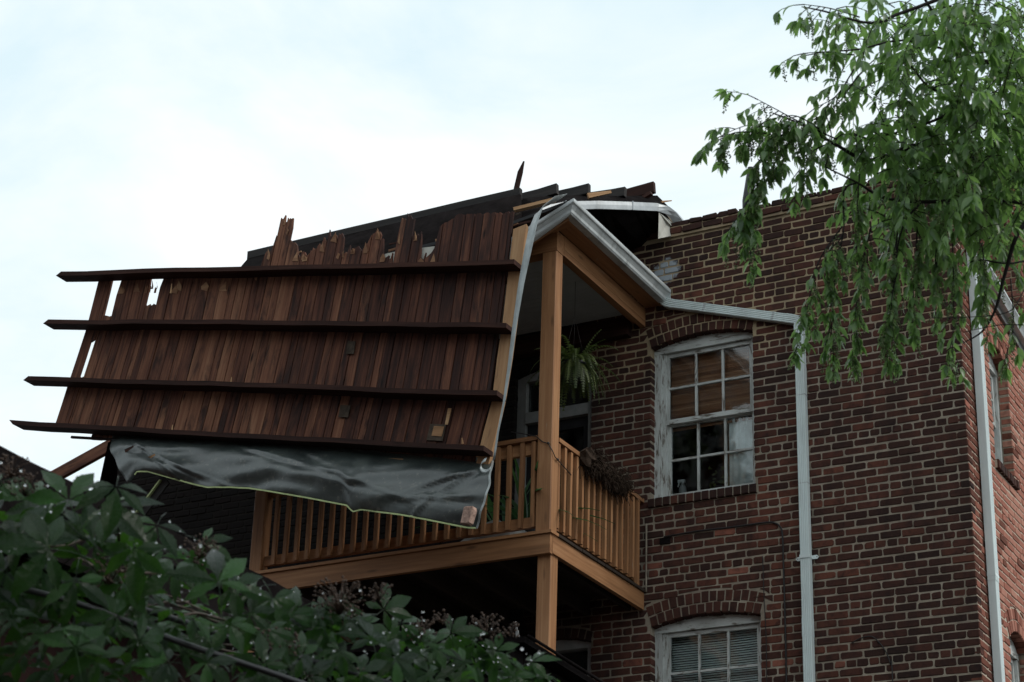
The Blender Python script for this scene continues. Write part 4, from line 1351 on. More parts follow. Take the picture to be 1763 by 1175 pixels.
# pale board and dark underlay behind the broken tops
q = [onpanel(0.64, 2.9, 0.165), onpanel(0.84, 2.9, 0.165), onpanel(0.84, 3.50, 0.165), onpanel(0.74, 3.42, 0.165), onpanel(0.64, 3.26, 0.165)]
part(MB().prism(q, (0, 0.015, 0)), 'insulation_board', 'paleboard', panel)
tl = [onY(428 + (895 - 428) * k / 8, 444 - (444 - 334) * k / 8, -1.56) for k in range(9)]
bl_ = [onpanel(lerp(0.36, 0.985, k / 8), 2.9, 0.26) for k in range(9)]
part(MB().grid([[lerp(b, t, j / 4) + V3((0, 0, rr(-0.012, 0.012) if 0 < j < 4 else 0)) for j in range(5)] for b, t in zip(bl_, tl)], thick=(0, 0.03, 0)), 'underlay', 'tar', panel)
for k in range(26):
    f = R.random()
    u = lerp(0.50, 0.97, f)
    base = onpanel(u, 3.26 + 0.52 * f + rr(-.10, .10), 0.165)
    dv = V3((rr(0.06, 0.26), rr(-0.01, 0.03), rr(-0.02, 0.06)))
    part(MB().beam(base, base + dv, rr(0.012, 0.045), 0.010, up=(0, 1, 0), taper=rr(0.2, 0.7), seg=3, wob=0.006), 'splinter', R.choice(('torn', 'torn', 'deck', 'joist', 'oldpatch')), panel)

# ================================================================== HANGING MEMBRANE
mtop = [(193, 751), (330, 757), (480, 763), (640, 774), (760, 787), (848, 800)]
mbot = [(222, 838), (240, 815), (259, 815), (361, 842), (429, 842), (517, 857), (597, 871), (607, 882), (622, 878), (706, 892), (804, 909)]
def polyat(pl, x):
    for (a, ya), (b, yb) in zip(pl, pl[1:]):
        if a <= x <= b: return lerp(ya, yb, (x - a) / (b - a))
    return pl[0][1] if x < pl[0][0] else pl[-1][1]
NU, NV = 150, 26
mg = []
for i in range(NU + 1):
    s = i / NU
    xt = lerp(193, 848, s)
    T = onY(xt, polyat(mtop, xt) - 8, -2.20)
    xb = lerp(224, 806, s)
    if s > 0.93: xb = lerp(xb, 818, (s - 0.93) / 0.07)
    Bp = onY(xb, polyat(mbot, xb), -2.52 + 0.10 * s)
    row = []
    for j in range(NV + 1):
        v = j / NV
        p = lerp(T, Bp, v)
        if s > 0.9: p += V3((0.10 * math.sin(v * math.pi) * (s - 0.9) / 0.1, 0, 0))
        env = math.sin(min(1, v * 1.3) * math.pi * 0.5)
        q = V3((p.x * 1.5 + v * 1.3, v * 2.6, 0.3))
        wv = mnoise.noise(q) * 0.085 + mnoise.noise(q * 2.1 + V3((5, 1, 0))) * 0.028
        # creases pulled across the sheet from its upper corners and from the snag near the left edge
        for (ax, av, sl, dp, wd_) in ((0.02, 0.0, 1.9, 0.045, 0.020), (0.10, 0.55, 0.55, 0.035, 0.018), (0.22, 0.05, 0.35, 0.040, 0.030), (0.34, 0.25, 0.30, 0.045, 0.022), (0.45, 0.05, 0.62, 0.040, 0.028), (0.56, 0.48, 0.28, 0.045, 0.020), (0.99, 0.15, -0.75, 0.050, 0.022), (0.99, 0.05, -1.6, 0.045, 0.022), (0.97, 0.6, -0.25, 0.035, 0.018), (0.80, 0.25, -0.30, 0.030, 0.028)):
            sx_ = (s - ax) * (5.0 if sl > 0 else 5.0)
            al = sx_ if sl > 0 else -sx_
            if al < -0.05: continue
            dv_ = v - (av + abs(sl) * al * 0.8) + 0.04 * mnoise.noise(V3((s * 14, ax * 9, 1)))
            fade = max(0.0, 1 - al / 1.5)
            wv -= 0.75 * dp * fade * min(1, (al + 0.05) * 6) * (math.exp(-(dv_ / wd_ / 1.6) ** 2) - 0.6 * math.exp(-((dv_ - 0.06) / wd_ / 2.2) ** 2))
        fold = 0.0
        p = p + V3((0, (wv - fold) * env - 0.10 * math.sin(v * math.pi), (wv * 0.3) * env * (1 - v)))
        row.append(p)
    mg.append(row)
mem = MB().grid(mg, thick=(0, 0.004, 0.001))
memo = tag(mem.build('roof_membrane', M['membrane'], None, (-5.2, -2.4, 7.0)), 'wrinkled black rubber roofing sheet hanging below the torn plank panel', 'roof membrane')
eb = MB().sweep([mg[i][NV] + V3((0, -0.004, 0.004)) for i in range(3, NU + 1)], [(-0.003, -0.007), (0.003, -0.007), (0.003, 0.006), (-0.003, 0.006)])
eb.build('edge_strip', M['edge'], memo)
eb = MB().sweep([mg[NU][j] + V3((0.003, -0.004, 0)) for j in range(NV + 1)], [(-0.003, -0.008), (0.003, -0.008), (0.003, 0.008), (-0.003, 0.008)], ups=(1, 0, 0))
eb.build('edge_strip', M['ribbon'], memo)
# curled corner flap at the right
fl = []
c0 = onY(838, 800, -2.5)
for i in range(9):
    a = i / 8 * 4.2
    fl.append([c0 + V3((0.05 * math.cos(a + 1.6) + 0.01, -0.02 - 0.01 * j, 0.05 * math.sin(a + 1.6) - 0.02 * j)) for j in range(3)])
MB().grid(fl, thick=(0, 0.003, 0)).build('curled_corner', M['ribbon'], memo)
# brick lump lying on the sheet's corner
c0 = onY(803, 886, -2.62)
mb = MB()
rot = Matrix.Rotation(0.28, 3, 'Y')
vs, fs = brick_verts(0.085, 0.14, 0.07, 0.012)
mb.add([rot @ p + c0 for p in vs], fs, 0.6)
tag(mb.build('brick_lump', M['chunk'], None, c0), 'chipped pale pink brick lump stuck at the black sheet\'s lower right corner', 'brick lump')
# bits of rubbish on the sheet
for (px, py, w) in ((226, 776, 0.045), (252, 796, 0.04), (262, 791, 0.05)):
    c0 = onY(px, py, -2.46)
    mb = MB().beam(c0 - V3((w, 0.03, w * .2)), c0 + V3((w, -0.03, w * .5)), 0.03, 0.008, up=(0, 1, 0.2), taper=0.5)
    lab = {226: 'small rust red wood chip on the upper left of the black sheet', 252: 'rust red wood chip beside the fold of the black sheet', 262: 'pale splinter beside the red chip on the black sheet'}[px]
    tag(mb.build('wood_chip', M['raw' if px == 262 else 'deck'], None, c0), lab, 'wood chip', 'chips lying on the black sheet')

# torn flashing ribbon, dangling from the eave corner
rp_ = [((962, 343), 40, -2.0), ((945, 348), 38, -2.2), ((928, 362), 30, -2.36), ((917, 392), 24, -2.42), ((909, 430), 17, -2.46), ((897, 490), 12, -2.48), ((886, 560), 9, -2.50), ((877, 630), 9, -2.50), ((868, 690), 8, -2.50), ((857, 745), 7, -2.50), ((850, 792), 6, -2.50)]
pts = []
for k, ((px, py), wpx, Y) in enumerate(rp_):
    p = onY(px, py, Y)
    w = wpx * 16.5 / F_PX
    tw = 0.5 + 0.7 * math.sin(k * 0.9)
    dirv = V3((math.cos(tw * 0.5), -math.sin(tw * 0.5) * 0.8, 0.25))
    pts.append([p - dirv * w * 0.5, p + V3((0, 0.01, 0)), p + dirv * w * 0.5])
# subdivide smoothly
sm_ = []
for a, b in zip(pts, pts[1:]):
    for f in (0, 0.33, 0.66):
        sm_.append([lerp(p, q, f) for p, q in zip(a, b)])
sm_.append(pts[-1])
mb = MB().grid(sm_, thick=(0, 0.003, 0))
tag(mb.build('flashing_ribbon', M['ribbon'], None, pts[0][1]), 'long grey metal ribbon torn loose and dangling beside the raw timber edge', 'flashing')

# galvanised drip edge arching over to the parapet
pth = [((935, 352), -1.72), ((975, 344), -1.45), ((1030, 343), -1.05), ((1090, 345), -0.62), ((1132, 347), -0.28), ((1150, 352), -0.16), ((1163, 362), -0.06), ((1173, 374), 0.0), ((1182, 388), 0.05)]
P = [onY(px, py + 3, Y) for (px, py), Y in pth]
band = []
for k, p in enumerate(P):
    h = 0.085
    tilt = min(1, max(0, (k - 4) / 3.0))
    dn = lerp(V3((0, -0.01, -h)), V3((-0.075, 0.0, -0.055)), tilt)
    band.append([p + V3((0, 0.05, 0.012)), p, p + dn * 0.5 + V3((0, -0.006, 0)), p + dn])
mb = MB().grid(band, thick=(0.0, 0.004, -0.002), smooth=False)
drip = tag(mb.build('drip_edge', M['flash'], None, P[4]), 'bent grey metal roof edge curving down onto the brick parapet', 'roof edging')
# pale inner face where it curls down
q = [P[4] + V3((0.0, 0.03, -0.08)), P[6] + V3((-0.08, 0.04, -0.05)), P[8] + V3((-0.10, 0.06, -0.03)), P[8] + V3((-0.23, 0.10, 0.0)), P[4] + V3((-0.02, 0.06, -0.34))]
MB().prism(q, (0, 0.006, 0)).build('turned_up_felt', M['paleboard'], drip)
for k in (1, 3):
    p = P[k]
    MB().box(p.x - 0.006, p.x + 0.006, p.y - 0.012, p.y - 0.004, p.z - 0.085, p.z + 0.004).build('seam', M['flash'], drip)

# the flipped roof deck behind it: dark sheet and the row of rafters lying on top
rafters = [((428, 443), (897, 334), -1.50, 0.105, 'long blackened rafter lying along the top of the torn panel'),
           ((800, 372), (960, 326), -1.18, 0.105, 'short blackened rafter right of the upright splinter'),
           ((880, 358), (1015, 326), -0.84, 0.105, 'second blackened rafter end right of the upright splinter'),
           ((960, 350), (1077, 331), -0.48, 0.095, 'blackened rafter with a pale splinter at its foot'),
           ((1040, 348), (1127, 323), -0.10, 0.115, 'rightmost rafter, brownish and tilted up against the sky')]
for (a, b, Y, h, lab) in rafters:
    p0, p1 = onY(*a, Y + (0.0 if a[0] > 430 else -0.05)), onY(*b, Y)
    mb = MB().beam(p0, p1, 0.05, h, seg=5, wob=0.004, bev=0.004)
    tag(mb.build('broken_rafter', M['joist' if b[0] == 1127 else 'rafter'], None, p0), lab, 'rafter', 'rafters of the flipped roof deck')
mb = MB().beam(onY(893, 338, -1.5), onY(893, 352, -1.5) + V3((0.0, 0, -0.02)), 0.05, 0.06, up=(0, 1, 0))
p0, p1, p2 = onY(888, 330, -1.47), onY(896, 296, -1.47), onY(902, 278, -1.47)
mb = MB()
mb.beam(p0, p1, 0.050, 0.022, up=(0, 1, 0), bev=0.003)
mb.beam(p1 - (p1 - p0) * 0.02, p2, 0.046, 0.020, up=(0, 1, 0), taper=0.3)
tag(mb.build('upright_splinter', M['joist'], None, p0), 'dark pointed board splinter standing upright on the long rafter', 'splinter')
dk = thing('roof_deck_underside', (-3.6, -0.4, 10.5), 'dark underside of flipped roof decking above the porch eave', 'roof deck')
top = [onY(px, py, Y) for (px, py), Y in (((800, 372), -1.55), ((897, 345), -1.45), ((960, 340), -1.12), ((1015, 340), -0.78), ((1077, 341), -0.42), ((1130, 340), -0.05))]
bot = [P[0] + V3((-0.6, 0.1, -0.05)), P[0] + V3((0, 0.06, 0.0)), P[1] + V3((0, 0.06, 0.0)), P[2] + V3((0, 0.06, 0)), P[3] + V3((0, 0.06, 0)), P[4] + V3((0, 0.06, 0))]
MB().grid([[b, lerp(b, t, 0.5) + V3((0, 0.03, 0)), t, t + V3((0, 1.6, 0.02))] for b, t in zip(bot, top)], thick=(0, 0.02, 0.03), smooth=False).build('decking_sheet', M['tar'], dk)
back = [V3((x, 1.9, 10.35)) for x in (-6.5, -5.4, -4.6, -3.8, -3.3, -2.75)]
MB().grid([[b, lerp(b, k, 0.5), k] for b, k in zip(bot, back)], thick=(0, 0, -0.02), smooth=False).build('deck_soffit', M['tar'], dk)
tag(MB().beam(onY(1012, 338, -0.95), onY(1052, 331, -0.80), 0.03, 0.05, taper=0.5, up=(0, 0, 1)).build('split_board', M['raw'], None, onY(1012, 338, -0.95)), 'pale split board lying at the foot of the dark rafters', 'board', 'split boards on the roof edge')
tag(MB().beam(onY(885, 362, -1.95), onY(955, 345, -1.85), 0.05, 0.03, up=(0, 0, 1)).build('split_board', M['raw'], None, onY(885, 362, -1.95)), 'raw yellow board end above the top of the dangling metal ribbon', 'board', 'split boards on the roof edge')
tag(MB().beam(onY(1108, 341, -0.2), onY(1122, 333, -0.2), 0.03, 0.045, up=(0, 1, 0)).build('split_board', M['deck'], None, onY(1108, 341, -0.2)), 'small dark block propping the rightmost rafter', 'board', 'split boards on the roof edge')
tag(MB().beam(onY(1138, 348, -0.1), onY(1156, 346, 0.1), 0.02, 0.018, up=(0, 0, 1), taper=0.5).build('split_board', M['raw'], None, onY(1138, 348, -0.1)), 'thin pale stick beside the bend of the metal roof edge', 'board', 'split boards on the roof edge')

# fallen timber at the far left, behind the creeper
pa, pb = onY(92, 822, -0.75), onY(190, 768, -0.75)
tag(MB().beam(pa - (pb - pa) * 0.6, pb, 0.05, 0.135, bev=0.004).build('slanting_timber', M['deck'], None, pa), 'brown timber slanting up to the building\'s left end', 'timber')
pa, pb = onY(244, 884, -2.35), onY(287, 826, -2.45)
mb = MB().beam(pa - (pb - pa) * 0.3, pb, 0.10, 0.02, up=(0.3, 1, 0.3))
hs = tag(mb.build('hanging_strip', M['rafter'], None, pa), 'grey green strip hanging under the left end of the black sheet', 'metal strip')
MB().beam(pa - (pb - pa) * 0.3 + V3((-0.055, -0.012, 0.0)), pb + V3((-0.055, -0.012, 0)), 0.014, 0.03, up=(0.3, 1, 0.3)).build('pale_edge', M['edge'], hs)
pa, pb = onY(165, 860, -1.6), onY(186, 762, -1.9)
tag(MB().prism([pa, pa + V3((0.15, 0.1, 0.03)), pb + V3((0.06, 0.05, 0.06)), pb], (0, 0.02, 0)).build('torn_felt', M['tar'], None, pa), 'torn strip of black felt beside the left edge of the hanging sheet', 'roofing felt')

# ================================================================== THINGS ON THE BALCONY AND WALL
# hanging fern
fc = V3((-3.235, -0.93, 8.74))
fern = thing('hanging_fern', fc, 'bushy green fern drooping from a hanging pot beside the corner post', 'fern')
MB().lathe(fc, [(0.07, -0.02), (0.085, 0.0), (0.11, 0.13), (0.118, 0.135), (0.118, 0.155), (0.10, 0.155), (0.095, 0.12)], 14).build('pot', M['pot'], fern)
mb = MB()
for k in range(3):
    a = k * 2.1
    mb.tube([fc + V3((0.11 * math.cos(a), 0.11 * math.sin(a), 0.15)), fc + V3((0, 0, 0.62))], 0.0014, 4)
mb.tube([fc + V3((0, 0, 0.62)), fc + V3((0, 0, 0.98))], 0.002, 4)
mb.build('hanger', M['cable'], fern)
def frond(mb, base, az, el, ln, droop, w, tint, leafl=0.028):
    n = 15
    p = V3(base)
    d = V3((math.cos(az) * math.cos(el), math.sin(az) * math.cos(el), math.sin(el)))
    st = ln / n
    pth = [p.copy()]
    for i in range(n):
        d = (d + V3((0, 0, -droop))).normalized()
        p = p + d * st
        pth.append(p.copy())
        sd = d.cross(V3((0, 0, 1)))
        if sd.length < 0.1: sd = V3((math.sin(az), -math.cos(az), 0))
        sd.normalize()
        L_ = w * (1 - (i / n) ** 2 * 0.75) * (0.6 + 0.4 * min(1, i / 3))
        for s in (-1, 1):
            a = p + sd * s * L_ + d * L_ * 0.35 + V3((0, 0, -L_ * 0.35))
            mb.add([p - d * st * 0.34, a, p + d * st * 0.34], [(0, 1, 2)], tint + rr(-.08, .08))
    mb.tube(pth, 0.0025, 3, tint)
for k in range(150):
    mb = MB()
    az = rr(0, 6.28)
    frond(mb, fc + V3((0.06 * math.cos(az), 0.06 * math.sin(az), 0.14)), az, rr(-0.2, 1.4), rr(0.14, 0.44), rr(0.08, 0.26), rr(0.028, 0.042), rr(0.15, 0.85))
    mb.build('frond', M['fern'], fern)

# dead trailing planter on the side rail
pc = V3((-2.94, -0.86, 7.80))
pl = thing('rail_planter', pc, 'shaggy brown dead planter hanging on the side railing', 'planter')
mb = MB()
for i in range(9):
    y = -1.20 + i * 0.085
    c = V3((-2.945, y, 7.84 + rr(-.03, .03)))
    r = rr(0.055, 0.085)
    vs = []
    n = 10
    rings = []
    for a in range(6):
        th = math.pi * a / 5
        for b in range(n):
            ph = 2 * math.pi * b / n
            rad = r * (1 + 0.6 * mnoise.noise(V3((a * 1.1 + i, b * 1.7, 3))))
            vs.append(c + V3((rad * math.sin(th) * math.cos(ph), rad * math.sin(th) * math.sin(ph) * 1.1, rad * math.cos(th) * 1.15)))
    fs = [(a * n + b, a * n + (b + 1) % n, (a + 1) * n + (b + 1) % n, (a + 1) * n + b) for a in range(5) for b in range(n)]
    mb.add(vs, fs, rr(0.2, 0.8))
mb.build('moss_liner', M['coir'], pl)
mb = MB()
for k in range(620):
    y = rr(-1.24, -0.48)
    p = V3((-2.945 + rr(-.06, .085), y, 7.84 + rr(-.10, .10)))
    d = V3((rr(-0.2, 1.0), rr(-0.6, 0.6), rr(-1.2, 0.7))).normalized()
    ln = rr(0.05, 0.15)
    q = p + d * ln * 0.5
    e = q + (d + V3((0, 0, -0.9))).normalized() * ln * 0.5
    mb.tube([p, q, e], rr(0.0018, 0.004), 3)
tag(mb.build('dead_stems', M['coir'], pl), kind='stuff')

# potted plants and a folded tarp behind the front railing
def strap_plant(c, n, ln, lab, mat='plant', pot=True):
    t = thing('potted_plant', c, lab, 'plant', 'pot plants on the balcony')
    if pot: MB().lathe(c, [(0.09, 0.0), (0.12, 0.2), (0.125, 0.22), (0.10, 0.21)], 12).build('pot', M['pot'], t)
    for k in range(n):
        az = rr(0, 6.28)
        el = rr(0.5, 1.45)
        p = V3(c) + V3((0.04 * math.cos(az), 0.04 * math.sin(az), 0.2))
        d = V3((math.cos(az) * math.cos(el), math.sin(az) * math.cos(el), math.sin(el)))
        L_ = ln * rr(0.6, 1.1)
        sd = d.cross(V3((0, 0, 1))).normalized()
        rows = []
        for i in range(8):
            f = i / 7
            w = 0.02 * math.sin(math.pi * min(1, f * 0.9 + 0.1)) + 0.001
            rows.append([p - sd * w, p - V3((0, 0, 0.004)), p + sd * w])
            d = (d + V3((0, 0, -0.17))).normalized()
            p = p + d * L_ / 7
        MB().grid(rows, tint=rr(0.1, 0.9)).build('leaf', M[mat], t)
strap_plant((-3.42, -1.35, 7.043), 26, 0.75, 'strap-leaved pot plant behind the front railing next to the corner post')
strap_plant((-3.75, -1.15, 7.043), 24, 0.85, 'taller strap-leaved pot plant behind the ribbon of torn metal')
tp = []
c0 = V3((-3.62, -1.45, 7.05))
for i in range(13):
    row = []
    for j in range(9):
        u, v = i / 12 - 0.5, j / 8 - 0.5
        row.append(c0 + V3((u * 0.75, v * 0.5, 0.26 * (1 - (2 * u) ** 2) * (1 - (2 * v) ** 2) * (1 + 0.5 * mnoise.noise(V3((u * 5, v * 5, 1)))) + 0.03 * mnoise.noise(V3((u * 12, v * 12, 4))))))
    tp.append(row)
tag(MB().grid(tp, thick=(0, 0, -0.006)).build('grey_tarp', M['tarp'], None, c0), 'crumpled grey tarp heaped on the balcony floor behind the railing', 'tarp')

# string of wire looped round the post
a, b, c, d = onY(924, 752, YF - 0.01), onY(944, 764, YF - 0.012), onX(951, 776, -2.968), onX(960, 792, -2.966)
mb = MB()
mb.tube([onY(880, 744, YF - 0.01), onY(905, 748, YF - 0.01), a, lerp(a, b, 0.5) + V3((0, 0, -0.015)), b, c, lerp(c, d, 0.5) + V3((0.004, 0, -0.02)), d, d + V3((0, 0.25, -0.05))], 0.0045, 5)
for q in (b, d):
    mb.ball(q + V3((0.004, -0.006, 0)), 0.013)
tag(mb.build('light_string', M['cable'], None, a), 'dark wire looped around the balcony corner post', 'wire')

# inside the windows
def spray_bottle(c):
    t = thing('spray_bottle', c, 'pale spray bottle standing inside the lower left window pane', 'bottle')
    MB().lathe(c, [(0.034, 0.0), (0.036, 0.01), (0.036, 0.10), (0.030, 0.125), (0.014, 0.155), (0.013, 0.165)], 12).build('bottle_body', M['tarp'], t)
    mb = MB().box(c[0] - 0.045, c[0] + 0.022, c[1] - 0.012, c[1] + 0.012, c[2] + 0.172, c[2] + 0.198)
    mb.beam((c[0] - 0.035, c[1], c[2] + 0.176), (c[0] - 0.048, c[1], c[2] + 0.135), 0.012, 0.008, up=(0, 1, 0))
    mb.lathe((c[0], c[1], c[2] + 0.158), [(0.014, 0), (0.014, 0.02)], 10)
    mb.build('trigger_head', M['plastic'], t)
ss = MB().box(win1.x0 + 0.03, win1.x1 - 0.01, 0.196, 0.42, win1.z0 + 0.02, win1.z0 + 0.045)
ss.build('window_board', M['dark'], bld)
spray_bottle((-2.715, 0.26, win1.z0 + 0.046))
t = thing('window_plant', (-2.36, 0.30, win1.z0 + 0.046), 'leafy green pot plant inside the bottom middle window pane', 'plant')
MB().lathe((-2.36, 0.30, win1.z0 + 0.046), [(0.045, 0), (0.06, 0.09), (0.05, 0.09)], 10).build('pot', M['pot'], t)
for k in range(34):
    c0 = V3((-2.36, 0.28, win1.z0 + 0.13)) + V3((rr(-.11, .13), rr(-.05, .06), rr(-0.03, 0.20)))
    a, b_ = rr(0, 6.28), rr(0.02, 0.04)
    d = V3((math.cos(a), rr(-.6, .2), math.sin(a))).normalized() * b_
    s_ = d.cross(V3((0, 1, 0.3))).normalized() * b_ * 0.4
    MB().add([c0 - d, c0 + s_, c0 + d, c0 - s_], [(0, 1, 2, 3)], rr(0.3, 0.95)).build('leaf', M['fern'], t)
# rolled bamboo blind behind the upper sash
bb = thing('bamboo_blind', (-2.4, 0.25, 8.62), 'brown bamboo blind hanging behind the top sash of the upper window', 'blind')
x0, x1 = win1.x0 + 0.10, win1.x1 - 0.02
k = 0
z = 9.34
while z > 8.60:
    yy = 0.200 + 0.004 * math.sin(z * 9)
    MB().box(x0, x1, yy, yy + 0.006, z - 0.0185, z, rr(0.05, 0.95)).build('slat', M['bamboo'], bb)
    z -= 0.020
cu = []
for i in range(25):
    x = lerp(-2.235, -1.92, i / 24)
    cu.append([V3((x, 0.206 + 0.008 * math.sin(i * 1.3), zz)) for zz in (7.93, 8.3, 8.64)])
tag(MB().grid(cu, thick=(0, 0.002, 0)).build('reflection_sheet', M['pane_reflection'], None, (-2.07, 0.23, 7.93)), 'pale sheet imitating the reflection in the lower right panes of the upper window', 'pane_reflection')  # sheet added behind the glass, its paleness imitates a bright reflection
# white slat blind in the lower window
vb = thing('venetian_blind', (-2.4, 0.25, 5.3), 'white venetian blind closed behind the lower window', 'blind')
x0, x1 = win2.x0 + 0.09, win2.x1 - 0.02
z = 6.68
while z > 5.28:
    sag = rr(-0.003, 0.003)
    MB().add([(x0, 0.202, z - 0.018), (lerp(x0, x1, .5), 0.202, z - 0.021 + sag), (x1, 0.202, z - 0.018 - sag), (x0, 0.217, z), (lerp(x0, x1, .5), 0.217, z - 0.002 + sag), (x1, 0.217, z)], [(0, 1, 4, 3), (1, 2, 5, 4)], rr(.3, .7)).build('slat', M['blind'], vb)
    z -= 0.0215
# white bundle of rods by the lower post
rb = onY(889, 1100, -1.3)
mb = MB()
for k in range(5):
    p = rb + V3((0.012 * k, 0.0, -0.02 * k))
    mb.beam(p, p + V3((-0.012 + rr(-.004, .004), 0, 0.15 - 0.02 * k)), 0.006, 0.006, up=(0, 1, 0))
mb.beam(rb + V3((0, 0, -0.9)), rb + V3((0.03, 0, 0.0)), 0.02, 0.02, up=(0, 1, 0))
tag(mb.build('white_rods', M['plastic'], None, rb + V3((0, 0, -0.9))), 'cluster of thin white rods left of the lower post', 'rods')

# cables on the wall
def cable(pts, r, label, nm='wall_cable', Y=-0.012, extra=None):
    P_ = [onY(px, py, Y) for px, py in pts] + (extra or [])
    sm2 = []
    for i in range(len(P_) - 1):
        p0, p1, p2, p3 = P_[max(0, i - 1)], P_[i], P_[i + 1], P_[min(len(P_) - 1, i + 2)]
        for f in (0, 0.25, 0.5, 0.75):
            sm2.append(0.5 * ((2 * p1) + (p2 - p0) * f + (2 * p0 - 5 * p1 + 4 * p2 - p3) * f * f + (3 * p1 - p0 - 3 * p2 + p3) * f ** 3))
    sm2.append(P_[-1])
    mb = MB().tube(sm2, r, 6)
    o = mb.build(nm, M['cable'], None, P_[0])
    return tag(o, label, 'cable', 'cables fixed to the brick wall')
cable([(1143, 925), (1200, 915), (1260, 908), (1318, 900), (1334, 901), (1342, 906), (1347, 920), (1349, 980), (1352, 1080), (1354, 1175)], 0.0085, 'thick dark cable turning down beside the pale downspout', extra=[V3((-1.66, -0.012, 4.0))])
cable([(1313, 958), (1314, 990), (1316, 1040), (1319, 1100), (1320, 1175)], 0.004, 'thin dark cable running down past the lower window\'s right side', extra=[V3((-1.84, -0.012, 4.0))])
cable([(1466, 1108), (1480, 1100), (1500, 1096), (1514, 1107), (1526, 1124), (1533, 1145), (1537, 1175)], 0.005, 'thin dark cable curving down the wall right of the downspout', extra=[V3((-0.75, -0.012, 4.0))])
mb = MB().box(-2.82, -2.72, -0.012, 0.004, 7.44, 7.50, 0.2)
tag(mb.build('wall_plate', M['tar'], None, (-2.77, 0, 7.44)), 'dark patch plate on the bricks where the thick cable starts', 'plate')

# ================================================================== HOUSES OUT OF VIEW (tall one mirrored in glass, others added to block sky)
def far_house(x0, x1, y0, y1, eave, ridge, lab, wins):
    h = thing('brick_house', ((x0 + x1) / 2, (y0 + y1) / 2, 0), lab, 'house', 'houses across the alley')
    MB().box(x0, x1, y0, y1, 0, eave, 0.5).build('wall', M['housebrick'], h)
    xm = (x0 + x1) / 2
    rf = MB().prism([V3((x0 - .3, y0 - .3, eave)), V3((x1 + .3, y0 - .3, eave)), V3((xm, y0 - .3, ridge))], (0, y1 - y0 + .6, 0)).build('roof', M['roofing'], h)
    for wx, wz in wins:
        f = MB().box(wx - .55, wx + .55, y1 + .002, y1 + .06, wz, wz + 1.7, None, 'z').build('window', M['white'], h)
        MB().box(wx - .45, wx + .45, y1 + .062, y1 + .07, wz + .1, wz + 1.6).build('pane', M['pot'], f)
M['housebrick'] = mat_plain('far_house_brick', (0.115, 0.042, 0.032), 0.9, 0.2, 0.3, 6)
far_house(-23, -8.6, -29, -18.5, 14.6, 19.5, 'tall brick house across the alley, mirrored in the upper window', [(-20 + i * 3.2, z) for i in range(4) for z in (2, 5.4, 8.8, 12)])
far_house(-6.5, 9.5, -36, -25.5, 10.5, 14.5, 'lower brick house with slate roof, added unseen behind the photographer to block low sky', [(-4 + i * 3.6, z) for i in range(4) for z in (2, 5.4)])  # added out of view to block the low sky behind the camera
far_house(-26, -11.8, -8, 6, 6.6, 8.2, 'low brick house added unseen beyond the left end of the damaged building to cut low light', [(-23 + i * 3, 2) for i in range(4)])  # added out of view, cuts the low light reaching under the balcony

# ================================================================== FOREGROUND SHEDS, CABLES
gar = thing('alley_garage', (-1.6, -11.8, 0), 'dark red brown garage under the creeper with black eave', 'garage')
EX, EZ = -0.05, 4.0
ea, ebk = onX(-60, 738, EX), onX(528, 1032, EX)
Y0, Y1 = -14.2, ebk.y + 0.1
def eave_z(y):
    return lerp(ea.z, ebk.z, (y - ea.y) / (ebk.y - ea.y))
mb = MB()
rows = []
for i in range(26):
    y = lerp(Y0, Y1, i / 25)
    z = eave_z(y)
    rows.append([V3((EX, y, z - 0.10)), V3((EX + 0.01 + rr(-.006, .006), y, z + rr(-.008, .004))), V3((EX - 0.4, y, z + 0.02)), V3((EX - 3.2, y, z + 0.3))])
mb.grid(rows, thick=(0, 0, -0.02), smooth=False)
mb.build('felt_roof', M['tar'], gar)
MB().box(EX - 0.06, EX - 0.02, Y0, Y1, 3.72, 3.95, None, 'y').build('fascia_board', M['tar'], gar)
y = Y0
while y < Y1 - 0.1:
    y2 = min(y + 0.42, Y1)
    MB().box(EX - 0.30, EX - 0.275, y + 0.012, y2 - 0.012, 0.0, 3.8, None, 'z').build('siding_panel', M['redpanel'], gar)
    y = y2
MB().box(EX - 3.1, EX - 0.31, Y0 + .01, Y1 - .01, 0, 3.78).build('garage_wall', M['tar'], gar)

sh = thing('lean_to_shed', (-1.5, -7.2, 0), 'low black lean-to shed behind the right end of the creeper', 'shed')
s0, s1 = onX(950, 1125, EX), onX(1030, 1175, EX)
dv = (s1 - s0)
a, b = s0 - dv * 0.55, s0 + dv * 2.6
MB().prism([a, b, b + V3((-2.2, 0, 0.12)), a + V3((-2.2, 0, 0.12))], (0, 0, -0.03)).build('felt_roof', M['tar'], sh)
MB().tube([a + V3((0.02, 0, 0)), lerp(a, b, .5) + V3((0.02, 0, 0)), b + V3((0.02, 0, 0))], 0.008, 8).build('eave_roll', M['tar'], sh)
y = a.y
while y < b.y:
    zt = lerp(a.z, b.z, (y - a.y) / (b.y - a.y)) - 0.04
    MB().box(EX - 0.10, EX - 0.08, y + 0.003, y + 0.137, 0, zt, None, 'z').build('wall_board', M['tar'], sh)
    y += 0.14
MB().box(EX - 2.1, EX - 0.11, a.y, b.y, 0, min(a.z, b.z) - 0.12).build('shed_body', M['tar'], sh)

